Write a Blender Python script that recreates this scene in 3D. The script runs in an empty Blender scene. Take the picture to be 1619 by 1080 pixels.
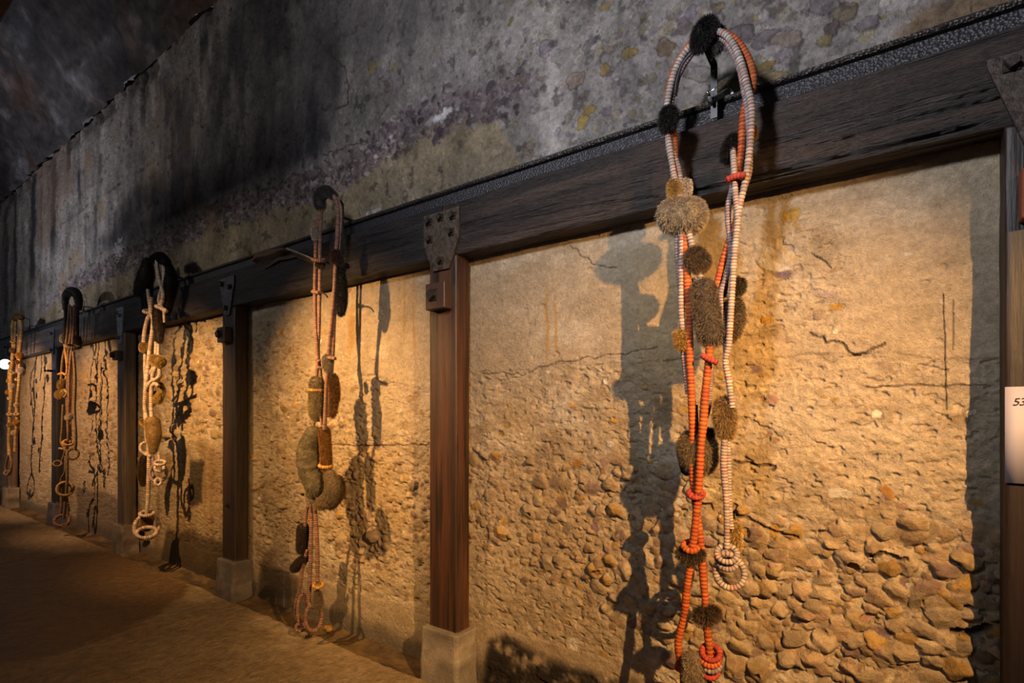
import bpy, math, random
import numpy as np
from mathutils import Vector, Matrix

# ------------------------------------------------------------------ camera, world, lights, exposure
SC = bpy.context.scene
COL = SC.collection
FPX = 841.0                      # focal length in pixels of the 1619 px wide frame
CAM_Z = 1.463
UC, VHOR = 809.5, 653.0
TH = math.atan(1161.5 / FPX)     # angle between the optical axis and the wall
CT, ST = math.cos(TH), math.sin(TH)
cam_d = bpy.data.cameras.new('camera')
cam = bpy.data.objects.new('camera', cam_d); COL.objects.link(cam)
cam.location = (0, 0, CAM_Z)
cam.rotation_euler = (math.radians(90), 0, math.radians(90) - TH)
cam_d.sensor_width = 36; cam_d.lens = 36 * FPX / 1619
cam_d.shift_y = (VHOR - 540) / 1619
cam_d.clip_start = 0.05; cam_d.clip_end = 100
SC.camera = cam
SC.view_settings.view_transform = 'Standard'
SC.view_settings.look = 'None'
SC.view_settings.exposure = 0.0
SC.view_settings.gamma = 1.0
SC.view_settings.use_curve_mapping = False

w = bpy.data.worlds.new('world'); SC.world = w; w.use_nodes = True
w.node_tree.nodes['Background'].inputs['Color'].default_value = (0.78, 0.84, 1.0, 1)
w.node_tree.nodes['Background'].inputs['Strength'].default_value = 0.075

def spot(name, loc, aim, power, color, deg, blend=0.6, radius=0.015):
    d = bpy.data.lights.new(name, 'SPOT'); d.energy = power; d.color = color
    d.spot_size = math.radians(deg); d.spot_blend = blend; d.shadow_soft_size = radius
    o = bpy.data.objects.new(name, d); COL.objects.link(o)
    o.location = loc
    o.rotation_euler = (Vector(aim) - Vector(loc)).to_track_quat('-Z', 'Y').to_euler()
    return o
WARM = (1.0, 0.55, 0.20)
COOL = (0.92, 0.93, 1.0)
LY = 0.55
spot('spotlight_warm', (1.08, LY, 2.50), (-1.28, 2.27, 0.78), 1000, WARM, 68, 1.0)
spot('spotlight_warm', (-3.17, LY, 2.42), (-3.00, 2.27, 1.40), 500, WARM, 74, 1.0)
spot('spotlight_warm', (-4.75, LY, 2.45), (-5.3, 2.27, 1.25), 480, WARM, 74, 1.0)
spot('spotlight_warm', (-7.6, LY, 2.45), (-7.9, 2.27, 1.3), 300, (1, .55, .26), 74, 0.8)
spot('spotlight_warm', (-9.4, LY, 2.45), (-10.2, 2.27, 1.35), 330, (1, .57, .3), 74, 0.8)
spot('spotlight_cool', (-0.95, -0.3, 3.05), (-0.85, 2.27, 3.4), 350, COOL, 118, 1.0, 0.14)
spot('spotlight_cool', (-4.9, -0.8, 3.0), (-5.2, 2.27, 3.8), 90, (1.0, 0.93, 0.84), 110, 1.0, 0.15)  # added fill with no known lamp, lifts the dark middle of the upper wall
spot('spotlight_cool', (-8.6, -0.2, 3.0), (-9.0, 2.1, 4.2), 190, COOL, 120, 1.0, 0.06)

# ------------------------------------------------------------------ projection helpers
WALL, POST, ROPE = 2.27, 2.14, 1.98
def P(u, v, d):
    """the point of the plane y = d seen at pixel (u, v)"""
    k = (u - UC) / FPX; t = d / (ST + CT * k)
    return np.array([t * (-CT + ST * k), d, CAM_Z + t * (VHOR - v) / FPX])
def scale_at(u, d):
    k = (u - UC) / FPX
    return d / (ST + CT * k) / FPX       # metres per pixel
def W(u, v):
    p = P(u, v, WALL); return (-p[0], p[2])

# ------------------------------------------------------------------ noise
def _h(ix, iy, seed):
    h = (ix.astype(np.int64) * 374761393 + iy.astype(np.int64) * 668265263 + seed * 974634777) & 0xFFFFFFFF
    h = ((h ^ (h >> 13)) * 1274126177) & 0xFFFFFFFF
    return ((h ^ (h >> 16)) & 0xFFFF).astype(np.float32) / 32767.5 - 1.0
def vn(x, y, seed=0):
    x = np.asarray(x, np.float32); y = np.asarray(y, np.float32)
    fx = np.floor(x); fy = np.floor(y); tx = x - fx; ty = y - fy
    ix = fx.astype(np.int64); iy = fy.astype(np.int64)
    tx = tx * tx * (3 - 2 * tx); ty = ty * ty * (3 - 2 * ty)
    a = _h(ix, iy, seed); b = _h(ix + 1, iy, seed); c = _h(ix, iy + 1, seed); d = _h(ix + 1, iy + 1, seed)
    return (a + (b - a) * tx) * (1 - ty) + (c + (d - c) * tx) * ty
def fbm(x, y, o=4, seed=0, g=0.5):
    r = 0; a = 1; s = 0; f = 1.0
    for i in range(o):
        r = r + a * vn(x * f + 13.7 * i, y * f - 7.3 * i, seed + i * 17); s += a; a *= g; f *= 2.03
    return r / s
def ss(a, b, x):
    t = np.clip((x - a) / (b - a), 0, 1); return t * t * (3 - 2 * t)
def lin(c):
    c = np.asarray(c, np.float32)
    return np.where(c <= 0.04045, c / 12.92, ((np.clip(c, 0, 4) + 0.055) / 1.055) ** 2.4)
def rgb(r, g, b): return np.array([r, g, b], np.float32) / 255.0
def mix(c, d, t): return c + (d - c) * t[..., None]

# ------------------------------------------------------------------ mesh + tag helpers
def mesh_np(name, V, Q, mat, parent=None, col=None, smooth=True, tri=False):
    me = bpy.data.meshes.new(name)
    V = np.ascontiguousarray(V, np.float32); Q = np.ascontiguousarray(Q, np.int32)
    if parent is not None:
        V = V - np.array(parent_world(parent), np.float32)
    n, m = Q.shape
    me.vertices.add(len(V)); me.vertices.foreach_set('co', V.ravel())
    me.loops.add(n * m); me.loops.foreach_set('vertex_index', Q.ravel())
    me.polygons.add(n)
    me.polygons.foreach_set('loop_start', np.arange(0, n * m, m, dtype=np.int32))
    try: me.polygons.foreach_set('loop_total', np.full(n, m, np.int32))
    except Exception: pass
    me.polygons.foreach_set('use_smooth', np.full(n, smooth, bool))
    me.update(calc_edges=True)
    if col is not None:
        a = me.color_attributes.new('Col', 'FLOAT_COLOR', 'POINT')
        c = np.ones((len(V), 4), np.float32); c[:, :3] = lin(col)
        a.data.foreach_set('color', c.ravel())
    me.materials.append(mat)
    o = bpy.data.objects.new(name, me); COL.objects.link(o)
    if parent is not None: o.parent = parent
    return o
def parent_world(p):
    v = Vector(p.location)
    while p.parent: p = p.parent; v = v + Vector(p.location)
    return v
def grid_faces(nr, nc, off=0, wrap=False):
    i = np.arange(nr - 1)[:, None] * nc; j = np.arange(nc if wrap else nc - 1)[None, :]
    j2 = (j + 1) % nc
    a = i + j; b = i + j2
    return (np.stack([a, b, b + nc, a + nc], -1).reshape(-1, 4) + off)
class MB:
    """collects quads of several shapes into one part"""
    def __init__(s): s.V = []; s.F = []; s.C = []; s.n = 0
    def add(s, V, F, c):
        V = np.asarray(V, np.float32).reshape(-1, 3); F = np.asarray(F, np.int32)
        c = np.asarray(c, np.float32)
        if c.ndim == 1: c = np.tile(c, (len(V), 1))
        s.V.append(V); s.F.append(F + s.n); s.C.append(c); s.n += len(V)
        return s
    def build(s, name, mat, parent=None, smooth=True):
        return mesh_np(name, np.concatenate(s.V), np.concatenate(s.F), mat, parent, np.concatenate(s.C), smooth)
def box(mb, x0, x1, y0, y1, z0, z1, c, b=0.0):
    """bevelled box, quads only"""
    b = min(b, (x1 - x0) / 2.01, (y1 - y0) / 2.01, (z1 - z0) / 2.01)
    if b <= 0:
        V = [(x, y, z) for z in (z0, z1) for y in (y0, y1) for x in (x0, x1)]
        F = [(0, 2, 3, 1), (4, 5, 7, 6), (0, 1, 5, 4), (2, 6, 7, 3), (0, 4, 6, 2), (1, 3, 7, 5)]
        return mb.add(V, F, c)
    ring = [(x0 + b, y0), (x1 - b, y0), (x1, y0 + b), (x1, y1 - b), (x1 - b, y1), (x0 + b, y1), (x0, y1 - b), (x0, y0 + b)]
    cx, cy = (x0 + x1) / 2, (y0 + y1) / 2
    def ins(p): return (min(max(p[0], x0 + b), x1 - b), min(max(p[1], y0 + b), y1 - b))
    V = []
    for (zz, f) in ((z0, 1), (z0 + b, 0), (z1 - b, 0), (z1, 1)):
        for p in ring:
            q = ins(p) if f else p
            V.append((q[0], q[1], zz))
    F = list(grid_faces(4, 8, 0, True))
    for o, r in ((0, 1), (24, 0)):
        f = [(0, 1, 2, 3), (0, 3, 4, 7), (7, 4, 5, 6)]
        for q in f:
            q = [o + k for k in q]
            F.append(q[::-1] if r else q)
    return mb.add(V, F, c)
def tube(mb, pts, r, c, n=10, cap=True):
    """tube along points; r scalar or array; c colour or per-ring colours"""
    pts = np.asarray(pts, np.float64); m = len(pts)
    r = np.broadcast_to(np.asarray(r, np.float64), (m,)).copy()
    c = np.asarray(c, np.float32)
    if c.ndim == 1: c = np.tile(c, (m, 1))
    if cap:
        pts = np.concatenate([pts[:1], pts, pts[-1:]]); r = np.concatenate([[1e-4], r, [1e-4]]); c = np.concatenate([c[:1], c, c[-1:]]); m += 2
    T = np.gradient(pts, axis=0)
    if cap: T[0] = T[1] = pts[2] - pts[1]; T[-1] = T[-2] = pts[-2] - pts[-3]
    T /= np.linalg.norm(T, axis=1)[:, None] + 1e-12
    U = np.zeros_like(T); u = np.cross(T[0], [0.31, 0.9, 0.2]); u /= np.linalg.norm(u)
    for i in range(m):
        u = u - T[i] * np.dot(u, T[i]); u /= np.linalg.norm(u) + 1e-12; U[i] = u
    B = np.cross(T, U)
    a = np.linspace(0, 2 * np.pi, n, endpoint=False)
    V = pts[:, None] + r[:, None, None] * (np.cos(a)[None, :, None] * U[:, None] + np.sin(a)[None, :, None] * B[:, None])
    return mb.add(V.reshape(-1, 3), grid_faces(m, n, 0, True), np.repeat(c, n, 0))
def spline(pts, step):
    p = np.asarray(pts, np.float64)
    if len(p) < 3: 
        n = max(2, int(np.linalg.norm(p[-1] - p[0]) / step)); return p[0] + (p[-1] - p[0]) * np.linspace(0, 1, n)[:, None]
    q = np.concatenate([[2 * p[0] - p[1]], p, [2 * p[-1] - p[-2]]]); out = []
    for i in range(1, len(q) - 2):
        t = np.linspace(0, 1, 24, endpoint=False)[:, None]
        a, b, c, d = q[i - 1], q[i], q[i + 1], q[i + 2]
        out.append(0.5 * ((2 * b) + (-a + c) * t + (2 * a - 5 * b + 4 * c - d) * t ** 2 + (-a + 3 * b - 3 * c + d) * t ** 3))
    out = np.concatenate(out + [p[-1:]])
    L = np.concatenate([[0], np.cumsum(np.linalg.norm(np.diff(out, axis=0), axis=1))])
    n = max(3, int(L[-1] / step)); s = np.linspace(0, L[-1], n)
    return np.stack([np.interp(s, L, out[:, k]) for k in range(3)], 1)
def thing(name, label, cat, loc=(0, 0, 0), group=None):
    o = bpy.data.objects.new(name, None); COL.objects.link(o); o.location = loc; o.empty_display_size = 0.1
    return tag(o, label, cat, group)
def tag(o, label, cat, group=None):
    o['label'] = label; o['category'] = cat
    if group: o['group'] = group
    return o
def struct(o): o['kind'] = 'structure'; return o

# ------------------------------------------------------------------ materials
def material(name, rough=0.85, bump=(), tint=0.0, tscale=40.0, stretch=(1, 1, 1), spec=0.3, metal=0.0, rough_var=0.0, flat=None, patch_rough=None):
    m = bpy.data.materials.new(name); m.use_nodes = True; nt = m.node_tree; N = nt.nodes; L = nt.links
    b = N['Principled BSDF']; b.inputs['Roughness'].default_value = rough
    b.inputs['Specular IOR Level'].default_value = spec; b.inputs['Metallic'].default_value = metal
    tc = N.new('ShaderNodeNewGeometry'); mp = N.new('ShaderNodeMapping'); mp.inputs['Scale'].default_value = stretch
    L.new(tc.outputs['Position'], mp.inputs['Vector'])
    if flat is None:
        a = N.new('ShaderNodeAttribute'); a.attribute_name = 'Col'; colout = a.outputs['Color']
    else:
        a = N.new('ShaderNodeRGB'); a.outputs[0].default_value = (*[float(k) for k in lin(flat)], 1); colout = a.outputs[0]
    if tint > 0:
        n = N.new('ShaderNodeTexNoise'); n.inputs['Scale'].default_value = tscale; n.inputs['Detail'].default_value = 6
        n.inputs['Roughness'].default_value = 0.65
        L.new(mp.outputs[0], n.inputs['Vector'])
        r = N.new('ShaderNodeMapRange'); r.inputs['From Min'].default_value = 0.25; r.inputs['From Max'].default_value = 0.75
        r.inputs['To Min'].default_value = 1 - tint; r.inputs['To Max'].default_value = 1 + tint
        L.new(n.outputs['Fac'], r.inputs['Value'])
        x = N.new('ShaderNodeVectorMath'); x.operation = 'SCALE'
        L.new(colout, x.inputs[0]); L.new(r.outputs[0], x.inputs['Scale'])
        L.new(x.outputs[0], b.inputs['Base Color'])
    else: L.new(colout, b.inputs['Base Color'])
    if rough_var > 0:
        n = N.new('ShaderNodeTexNoise'); n.inputs['Scale'].default_value = 3.0; n.inputs['Detail'].default_value = 5
        L.new(mp.outputs[0], n.inputs['Vector'])
        r = N.new('ShaderNodeMapRange'); r.inputs['From Min'].default_value = 0.35; r.inputs['From Max'].default_value = 0.65
        r.inputs['To Min'].default_value = rough - rough_var; r.inputs['To Max'].default_value = min(1, rough + rough_var)
        L.new(n.outputs['Fac'], r.inputs['Value']); L.new(r.outputs[0], b.inputs['Roughness'])
    if patch_rough:
        a2 = N.new('ShaderNodeAttribute'); a2.attribute_name = 'Wet'
        r = N.new('ShaderNodeMapRange'); r.inputs['To Min'].default_value = rough; r.inputs['To Max'].default_value = patch_rough
        L.new(a2.outputs['Fac'], r.inputs['Value']); L.new(r.outputs[0], b.inputs['Roughness'])
    prev = None
    for sc, dist, kind in bump:
        if kind == 'v':
            n = N.new('ShaderNodeTexVoronoi'); out = n.outputs['Distance']
        else:
            n = N.new('ShaderNodeTexNoise'); n.inputs['Detail'].default_value = 5; n.inputs['Roughness'].default_value = 0.6; out = n.outputs['Fac']
        n.inputs['Scale'].default_value = sc; L.new(mp.outputs[0], n.inputs['Vector'])
        bp = N.new('ShaderNodeBump'); bp.inputs['Distance'].default_value = dist; bp.inputs['Strength'].default_value = 1.0
        L.new(out, bp.inputs['Height'])
        if prev: L.new(prev.outputs[0], bp.inputs['Normal'])
        prev = bp
    if prev: L.new(prev.outputs[0], b.inputs['Normal'])
    return m
M_WALL = material('weathered_concrete', 0.92, bump=((48, 0.016, 'n'), (150, 0.009, 'n'), (480, 0.003, 'n')), tint=0.26, tscale=60, spec=0.2)
M_VAULT = material('vault_concrete', 0.85, bump=((18, 0.03, 'n'), (90, 0.008, 'n')), tint=0.3, tscale=14, spec=0.3)
M_FLOOR = material('floor_concrete', 0.8, bump=((9, 0.03, 'n'), (45, 0.012, 'n'), (160, 0.004, 'n')), tint=0.4, tscale=18, spec=0.4, patch_rough=0.32)
M_WOODX = material('beam_timber', 0.55, bump=((40, 0.016, 'n'), (160, 0.009, 'n')), tint=0.5, tscale=70, stretch=(0.08, 1, 1), spec=0.45)
M_WOODZ = material('post_timber', 0.5, bump=((45, 0.003, 'n'), (160, 0.0015, 'n')), tint=0.3, tscale=50, stretch=(1, 1, 0.06), spec=0.45)
M_PLINTH = material('plinth_concrete', 0.85, bump=((60, 0.004, 'n'), (220, 0.002, 'n')), tint=0.25, tscale=22, spec=0.3)
M_RUST = material('rusty_iron', 0.55, bump=((60, 0.006, 'n'), (200, 0.002, 'n')), tint=0.85, tscale=38, spec=0.5, metal=0.5)
M_RAIL = material('pitted_steel', 0.5, bump=((110, 0.005, 'v'), (40, 0.004, 'n')), tint=0.3, tscale=90, spec=0.6, metal=0.3)
M_STEEL = material('black_steel', 0.35, tint=0.1, tscale=100, spec=0.6)
M_CHROME = material('chrome', 0.2, tint=0.05, metal=1.0)
M_CORD = material('wrapped_cord', 0.75, bump=((500, 0.0006, 'n'),), tint=0.15, tscale=150, spec=0.3)
M_FUR = material('animal_fur', 0.7, tint=0.2, tscale=60, spec=0.25)
M_CARD = material('card', 0.6, tint=0.02, tscale=30, spec=0.3)

# ------------------------------------------------------------------ back wall
Q = 1.0
rng = np.random.default_rng(7)
# columns follow the picture's own resolution
us = np.arange(1760, -60, -1.3 * Q)
S = -np.array([P(u, 653, WALL)[0] for u in us])
S = np.concatenate([np.arange(-2.6, S[0] - 0.01, 0.02), S, np.arange(S[-1] + 0.06, 17.0, 0.12)])
Zr = np.concatenate([np.arange(-0.06, 2.34, 0.0042 * Q), np.arange(2.34, 2.66, 0.02), np.arange(2.66, 3.7, 0.0065 * Q), np.arange(3.7, 5.16, 0.0105 * Q)])
SS, ZZ = np.meshgrid(S, Zr)
SS = SS.astype(np.float32); ZZ = ZZ.astype(np.float32)
warp1 = fbm(SS * 1.7, ZZ * 1.7, 4, 3); warp2 = fbm(SS * 1.9 + 40, ZZ * 1.9, 4, 5)
n_mid = fbm(SS * 6, ZZ * 6, 4, 11); n_fine = fbm(SS * 38, ZZ * 38, 3, 21); n_pit = fbm(SS * 22, ZZ * 30, 3, 31)
n_big = fbm(SS * 0.9, ZZ * 0.9, 3, 41)
H = 0.006 * n_mid + 0.006 * n_big + 0.0014 * n_fine + 0.0009 * fbm(SS * 90, ZZ * 90, 2, 23)
up = ss(2.4, 2.6, ZZ)                                   # 1 above the beam
def band(tops, bots, soft=0.06, wob=0.10):
    """mask between two polylines given in photo pixels, as a region of the wall"""
    t = sorted(W(*p) for p in tops); b = sorted(W(*p) for p in bots)
    zt = np.interp(S, [p[0] for p in t], [p[1] for p in t])[None, :]
    zb = np.interp(S, [p[0] for p in b], [p[1] for p in b])[None, :]
    ww = warp1 * wob + n_mid * wob * 0.5
    lo, hi = t[0][0], t[-1][0]
    e = ss(lo - 0.1, lo + 0.02, SS) * ss(hi + 0.1, hi - 0.02, SS)
    return ss(-soft, soft, zt - ZZ + ww) * ss(-soft, soft, ZZ - zb + ww) * e
def blob(pts, soft=0.05, wob=0.12):
    """soft polygon region of the wall, corners given in photo pixels"""
    pg = np.array([W(*p) for p in pts]); x = SS + warp2 * wob * 0.7; y = ZZ + warp1 * wob
    x0, x1 = pg[:, 0].min() - 0.4, pg[:, 0].max() + 0.4
    c0, c1 = np.searchsorted(S, [x0, x1]); out = np.zeros_like(SS)
    if c1 <= c0: return out
    x = x[:, c0:c1]; y = y[:, c0:c1]
    ins = np.zeros(x.shape, bool); dist = np.full(x.shape, 9.0, np.float32)
    for i in range(len(pg)):
        (ax, ay), (bx, by) = pg[i], pg[(i + 1) % len(pg)]
        cond = ((ay > y) != (by > y)) & (x < (bx - ax) * (y - ay) / (by - ay + 1e-9) + ax); ins ^= cond
        t = np.clip(((x - ax) * (bx - ax) + (y - ay) * (by - ay)) / ((bx - ax) ** 2 + (by - ay) ** 2 + 1e-9), 0, 1)
        dist = np.minimum(dist, np.hypot(x - ax - t * (bx - ax), y - ay - t * (by - ay)))
    out[:, c0:c1] = ss(-soft, soft, np.where(ins, dist, -dist)); return out
# base colours (surface colour only)
TAN = rgb(172, 156, 132); TAN2 = rgb(150, 134, 110); PALE = rgb(188, 176, 156); GREY = rgb(140, 138, 138); OCH = rgb(168, 140, 96)
C = np.broadcast_to(TAN, SS.shape + (3,)).copy()
C = mix(C, TAN2, ss(-0.2, 0.6, n_big + 0.5 * n_mid) * 0.7)
C = mix(C, PALE, ss(0.15, 0.6, fbm(SS * 3, ZZ * 7, 4, 61)) * 0.6)
C = mix(C, OCH, ss(0.2, 0.6, fbm(SS * 1.4, ZZ * 1.1, 4, 67)) * 0.5)
C = mix(C, np.broadcast_to(rgb(134, 128, 126), C.shape), up * 0.9)
C = mix(C, rgb(112, 104, 104), up * ss(-0.1, 0.6, fbm(SS * 1.2, ZZ * 2.4, 4, 71)) * 0.7)
C = mix(C, rgb(158, 150, 150), up * ss(0.0, 0.6, fbm(SS * 2.5, ZZ * 3, 4, 73)) * 0.5)
# smooth tan plaster just above the beam
plast = blob([(860, 300), (800, 235), (760, 180), (640, 215), (520, 265), (330, 330), (180, 420), (60, 500), (100, 560), (700, 340), (880, 262)], 0.03, 0.10) * up
C = mix(C, rgb(140, 124, 98), plast * 0.85)
C = mix(C, rgb(120, 110, 96), plast * ss(0.0, 0.5, fbm(SS * 4, ZZ * 1.5, 4, 77)) * 0.6)
brn = blob([(1390, 95), (1440, 30), (1520, -20), (1700, -60), (1700, 60), (1400, 110)], 0.03, 0.06) * up
C = mix(C, rgb(112, 92, 72), brn * 0.9)
plast = np.maximum(plast, brn)

# rough zones below the beam
R1 = band([(1568, 850), (1420, 835), (1300, 845), (1180, 830), (1080, 760), (1000, 722), (880, 735), (750, 690)],
          [(1568, 1200), (1400, 1080), (1200, 1060), (1080, 1040), (960, 975), (850, 920), (750, 870)], 0.05, 0.06)
R1b = blob([(1160, 370), (1240, 300), (1330, 380), (1340, 520), (1240, 560), (1160, 640), (1130, 500)], 0.05, 0.08)
R2 = band([(680, 715), (620, 700), (560, 680), (500, 600), (460, 540), (406, 500)],
          [(680, 860), (600, 900), (500, 860), (406, 850)], 0.05, 0.08)
R3 = band([(356, 500), (310, 480), (270, 500), (225, 500)], [(356, 690), (290, 690), (225, 690)], 0.05, 0.08)
R4 = band([(186, 560), (150, 550), (121, 560)], [(186, 760), (121, 740)], 0.06, 0.10) * 0.8
R5 = band([(84, 570), (46, 570)], [(84, 640), (46, 700)], 0.06, 0.1) * 0.35
MM = band([(1568, 560), (1400, 560), (1150, 560), (1000, 575), (900, 580), (750, 590)],
          [(1568, 1200), (1300, 1200), (1000, 1060), (750, 980)], 0.012, 0.035)
MM = np.maximum(MM, band([(680, 610), (560, 590), (500, 480), (406, 470)], [(680, 960), (406, 900)], 0.02, 0.05))
MM = np.maximum(MM, band([(356, 470), (186, 540), (0, 570)], [(356, 880), (186, 830), (0, 780)], 0.02, 0.06))
MM = np.maximum(MM, R1b * 0.9)
H -= 0.004 * ss(0.3, 0.9, MM)
chip = fbm(SS * 28 + 0.8 * n_fine, ZZ * 42, 3, 91)
H += MM * (0.006 * chip + 0.004 * n_pit)
H -= MM * 0.008 * ss(0.28, 0.55, fbm(SS * 30, ZZ * 48, 2, 97))
C = mix(C, rgb(132, 112, 84), MM * ss(0.15, 0.6, fbm(SS * 5, ZZ * 9, 4, 101)) * 0.65)
C = mix(C, rgb(196, 178, 146), MM * ss(0.25, 0.6, fbm(SS * 8, ZZ * 14, 4, 103)) * 0.6)
C *= (1 + 0.07 * n_fine + 0.06 * n_pit)[..., None]
# small holes everywhere in the smooth plaster
H -= 0.006 * ss(0.52, 0.7, fbm(SS * 16, ZZ * 20, 3, 107))
RR = np.maximum.reduce([R1, R2, R3, R4, R5])
H -= 0.012 * RR
# purple rubble bands above the beam
def zband(z, th, s0, s1, f, seed):
    n = vn(SS * f, ZZ * 0, seed) * 0.07 + n_mid * 0.05
    return ss(th, th * 0.3, np.abs(ZZ - z - n)) * ss(s0, s0 + 0.5, SS + n) * ss(s1, s1 - 0.5, SS + n)
B1 = zband(3.16, 0.17, 1.3, 9.5, 1.3, 111)
C = mix(C, rgb(116, 104, 106), B1 * 0.75)
H -= 0.010 * B1
n_mid = n_mid * 0.3; BJ = zband(4.05, 0.035, 2.6, 9.5, 0.2, 113); n_mid = n_mid / 0.3
BJ *= ss(-0.25, 0.25, fbm(SS * 3, ZZ * 0, 3, 117)) * ss(-0.3, 0.2, n_pit); H -= 0.02 * BJ; C = mix(C, rgb(62, 54, 52), BJ * 0.6)

HB = H.copy()
def stone(s, z, a, b, rot, h, col, lvl=None, flush=False, n=2.6, edge=3.0):
    r = max(a, b) * 1.2
    i0, i1 = np.searchsorted(S, [s - r, s + r]); j0, j1 = np.searchsorted(Zr, [z - r, z + r])
    if i1 - i0 < 1 or j1 - j0 < 1: return
    dx = S[None, i0:i1] - s; dz = Zr[j0:j1, None] - z
    c, q = math.cos(rot), math.sin(rot)
    p = (dx * c + dz * q) / a; t = (-dx * q + dz * c) / b
    an = np.arctan2(t, p); ph = s * 91.7 + z * 37.1
    wob = 1 + 0.10 * np.cos(3 * an + ph) + 0.07 * np.cos(5 * an + 2.1 * ph) + 0.05 * np.cos(2 * an + 3.3 * ph)
    rr = (np.abs(p) ** n + np.abs(t) ** n) ** (1 / n) / wob
    m = rr < 1
    if not m.any(): return
    Hs = H[j0:j1, i0:i1]; Cs = C[j0:j1, i0:i1]
    lv = float(HB[min(j0, j1 - 1), min(i0, i1 - 1)] * 0 + HB[(j0 + j1) // 2 if (j0 + j1) // 2 < HB.shape[0] else -1, min((i0 + i1) // 2, HB.shape[1] - 1)]) if lvl is None else lvl
    k1, k2 = math.sin(ph * 5), math.cos(ph * 7)
    f = np.clip(1 - rr ** 4, 0, 1) ** 0.55
    if not flush:
        for k_ in range(4):
            al_ = ph * (1.3 + k_) + k_ * 1.9; d_ = 0.05 + 0.35 * abs(math.sin(ph * (k_ + 2)))
            f = np.minimum(f, np.clip(1.0 - 0.75 * (p * math.cos(al_) + t * math.sin(al_) - d_), 0, 1.2))
    hh = lv + h * f * (1 + 0.35 * k1 * p + 0.35 * k2 * t) - (0 if flush else 0.002)
    if flush: new = np.where(m, Hs * 0.3 + lv * 0.7 + h * f, Hs)
    else: new = np.where(m, np.maximum(Hs, hh), Hs)
    vis = m & ((new > Hs + 1e-5) | flush)
    al = np.clip((1 - rr) * edge, 0, 1) * vis
    H[j0:j1, i0:i1] = new
    if flush: col = col * (1 - 0.5 * np.clip((rr - 0.82) / 0.14, 0, 1))[..., None]
    else: col = np.broadcast_to(col, rr.shape + (3,))
    C[j0:j1, i0:i1] = Cs + (col * (1 + 0.10 * n_fine[j0:j1, i0:i1] + 0.08 * n_pit[j0:j1, i0:i1])[..., None] - Cs) * al[..., None]
STONES = [rgb(158, 138, 110), rgb(148, 126, 98), rgb(166, 148, 120), rgb(142, 120, 96), rgb(152, 130, 96), rgb(170, 152, 126),
          rgb(160, 136, 108), rgb(150, 132, 108), rgb(164, 144, 114), rgb(156, 138, 112), rgb(164, 132, 78), rgb(132, 110, 98)]
def scatter(mask, count, rfun, hfun, pal, flush=False, s0=-0.3, s1=13, z0=0, z1=5.1, n=2.6, edge=3.0, asp=(0.55, 0.95), rotsd=0.5):
    i0, i1 = np.searchsorted(S, [s0, s1]); j0, j1 = np.searchsorted(Zr, [z0, z1])
    i1 = min(i1, len(S) - 1); j1 = min(j1, len(Zr) - 1); k = 0
    ps = rng.uniform(S[i0], S[i1], count * 4); pz = rng.uniform(Zr[j0], Zr[j1], count * 4)
    mi = np.clip(np.searchsorted(S, ps), 0, len(S) - 1); mj = np.clip(np.searchsorted(Zr, pz), 0, len(Zr) - 1)
    ok = mask[mj, mi] > rng.uniform(0, 1, len(ps))
    ps, pz = ps[ok][:count], pz[ok][:count]
    rad = np.array([rfun(s_, z_) for s_, z_ in zip(ps, pz)]); o = np.argsort(-rad)
    for i in o:
        r = rad[i]; c = pal[rng.integers(len(pal))] * rng.uniform(0.88, 1.1)
        stone(ps[i], pz[i], r, r * rng.uniform(*asp), rng.normal(0, rotsd), hfun(r), np.clip(c, 0, 1), None, flush, n, edge)
def LN(m, sd, lo=0.004, hi=0.06): return float(np.clip(m * math.exp(rng.normal(0, sd)), lo, hi))
def r_bay1(s, z):
    big = min(1, max(0, (1.25 - s) / 0.9))
    return LN(0.010 + 0.010 * big, 0.6, 0.005, 0.045)
scatter(R1, 2700, r_bay1, lambda r: r * rng.uniform(0.15, 0.8), STONES, s0=-0.3, s1=2.2, z0=0.1, z1=1.6)
scatter(R2, 2900, lambda s, z: LN(0.0115, 0.5), lambda r: r * rng.uniform(0.15, 0.9), STONES, s0=2.1, s1=4.5, z0=0.3, z1=2.2)
scatter(R3, 1100, lambda s, z: LN(0.020, 0.5), lambda r: r * rng.uniform(0.2, 0.85), STONES, s0=4.4, s1=6.9, z0=0.5, z1=2.3)
scatter(R4, 1200, lambda s, z: LN(0.015, 0.5), lambda r: r * rng.uniform(0.2, 0.8), STONES, s0=6.8, s1=9.2, z0=0.3, z1=2.2)
scatter(R5, 260, lambda s, z: LN(0.014, 0.5), lambda r: 0.003 + r * 0.3, STONES, s0=9, s1=11.6, z0=0.3, z1=2.2)
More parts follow.
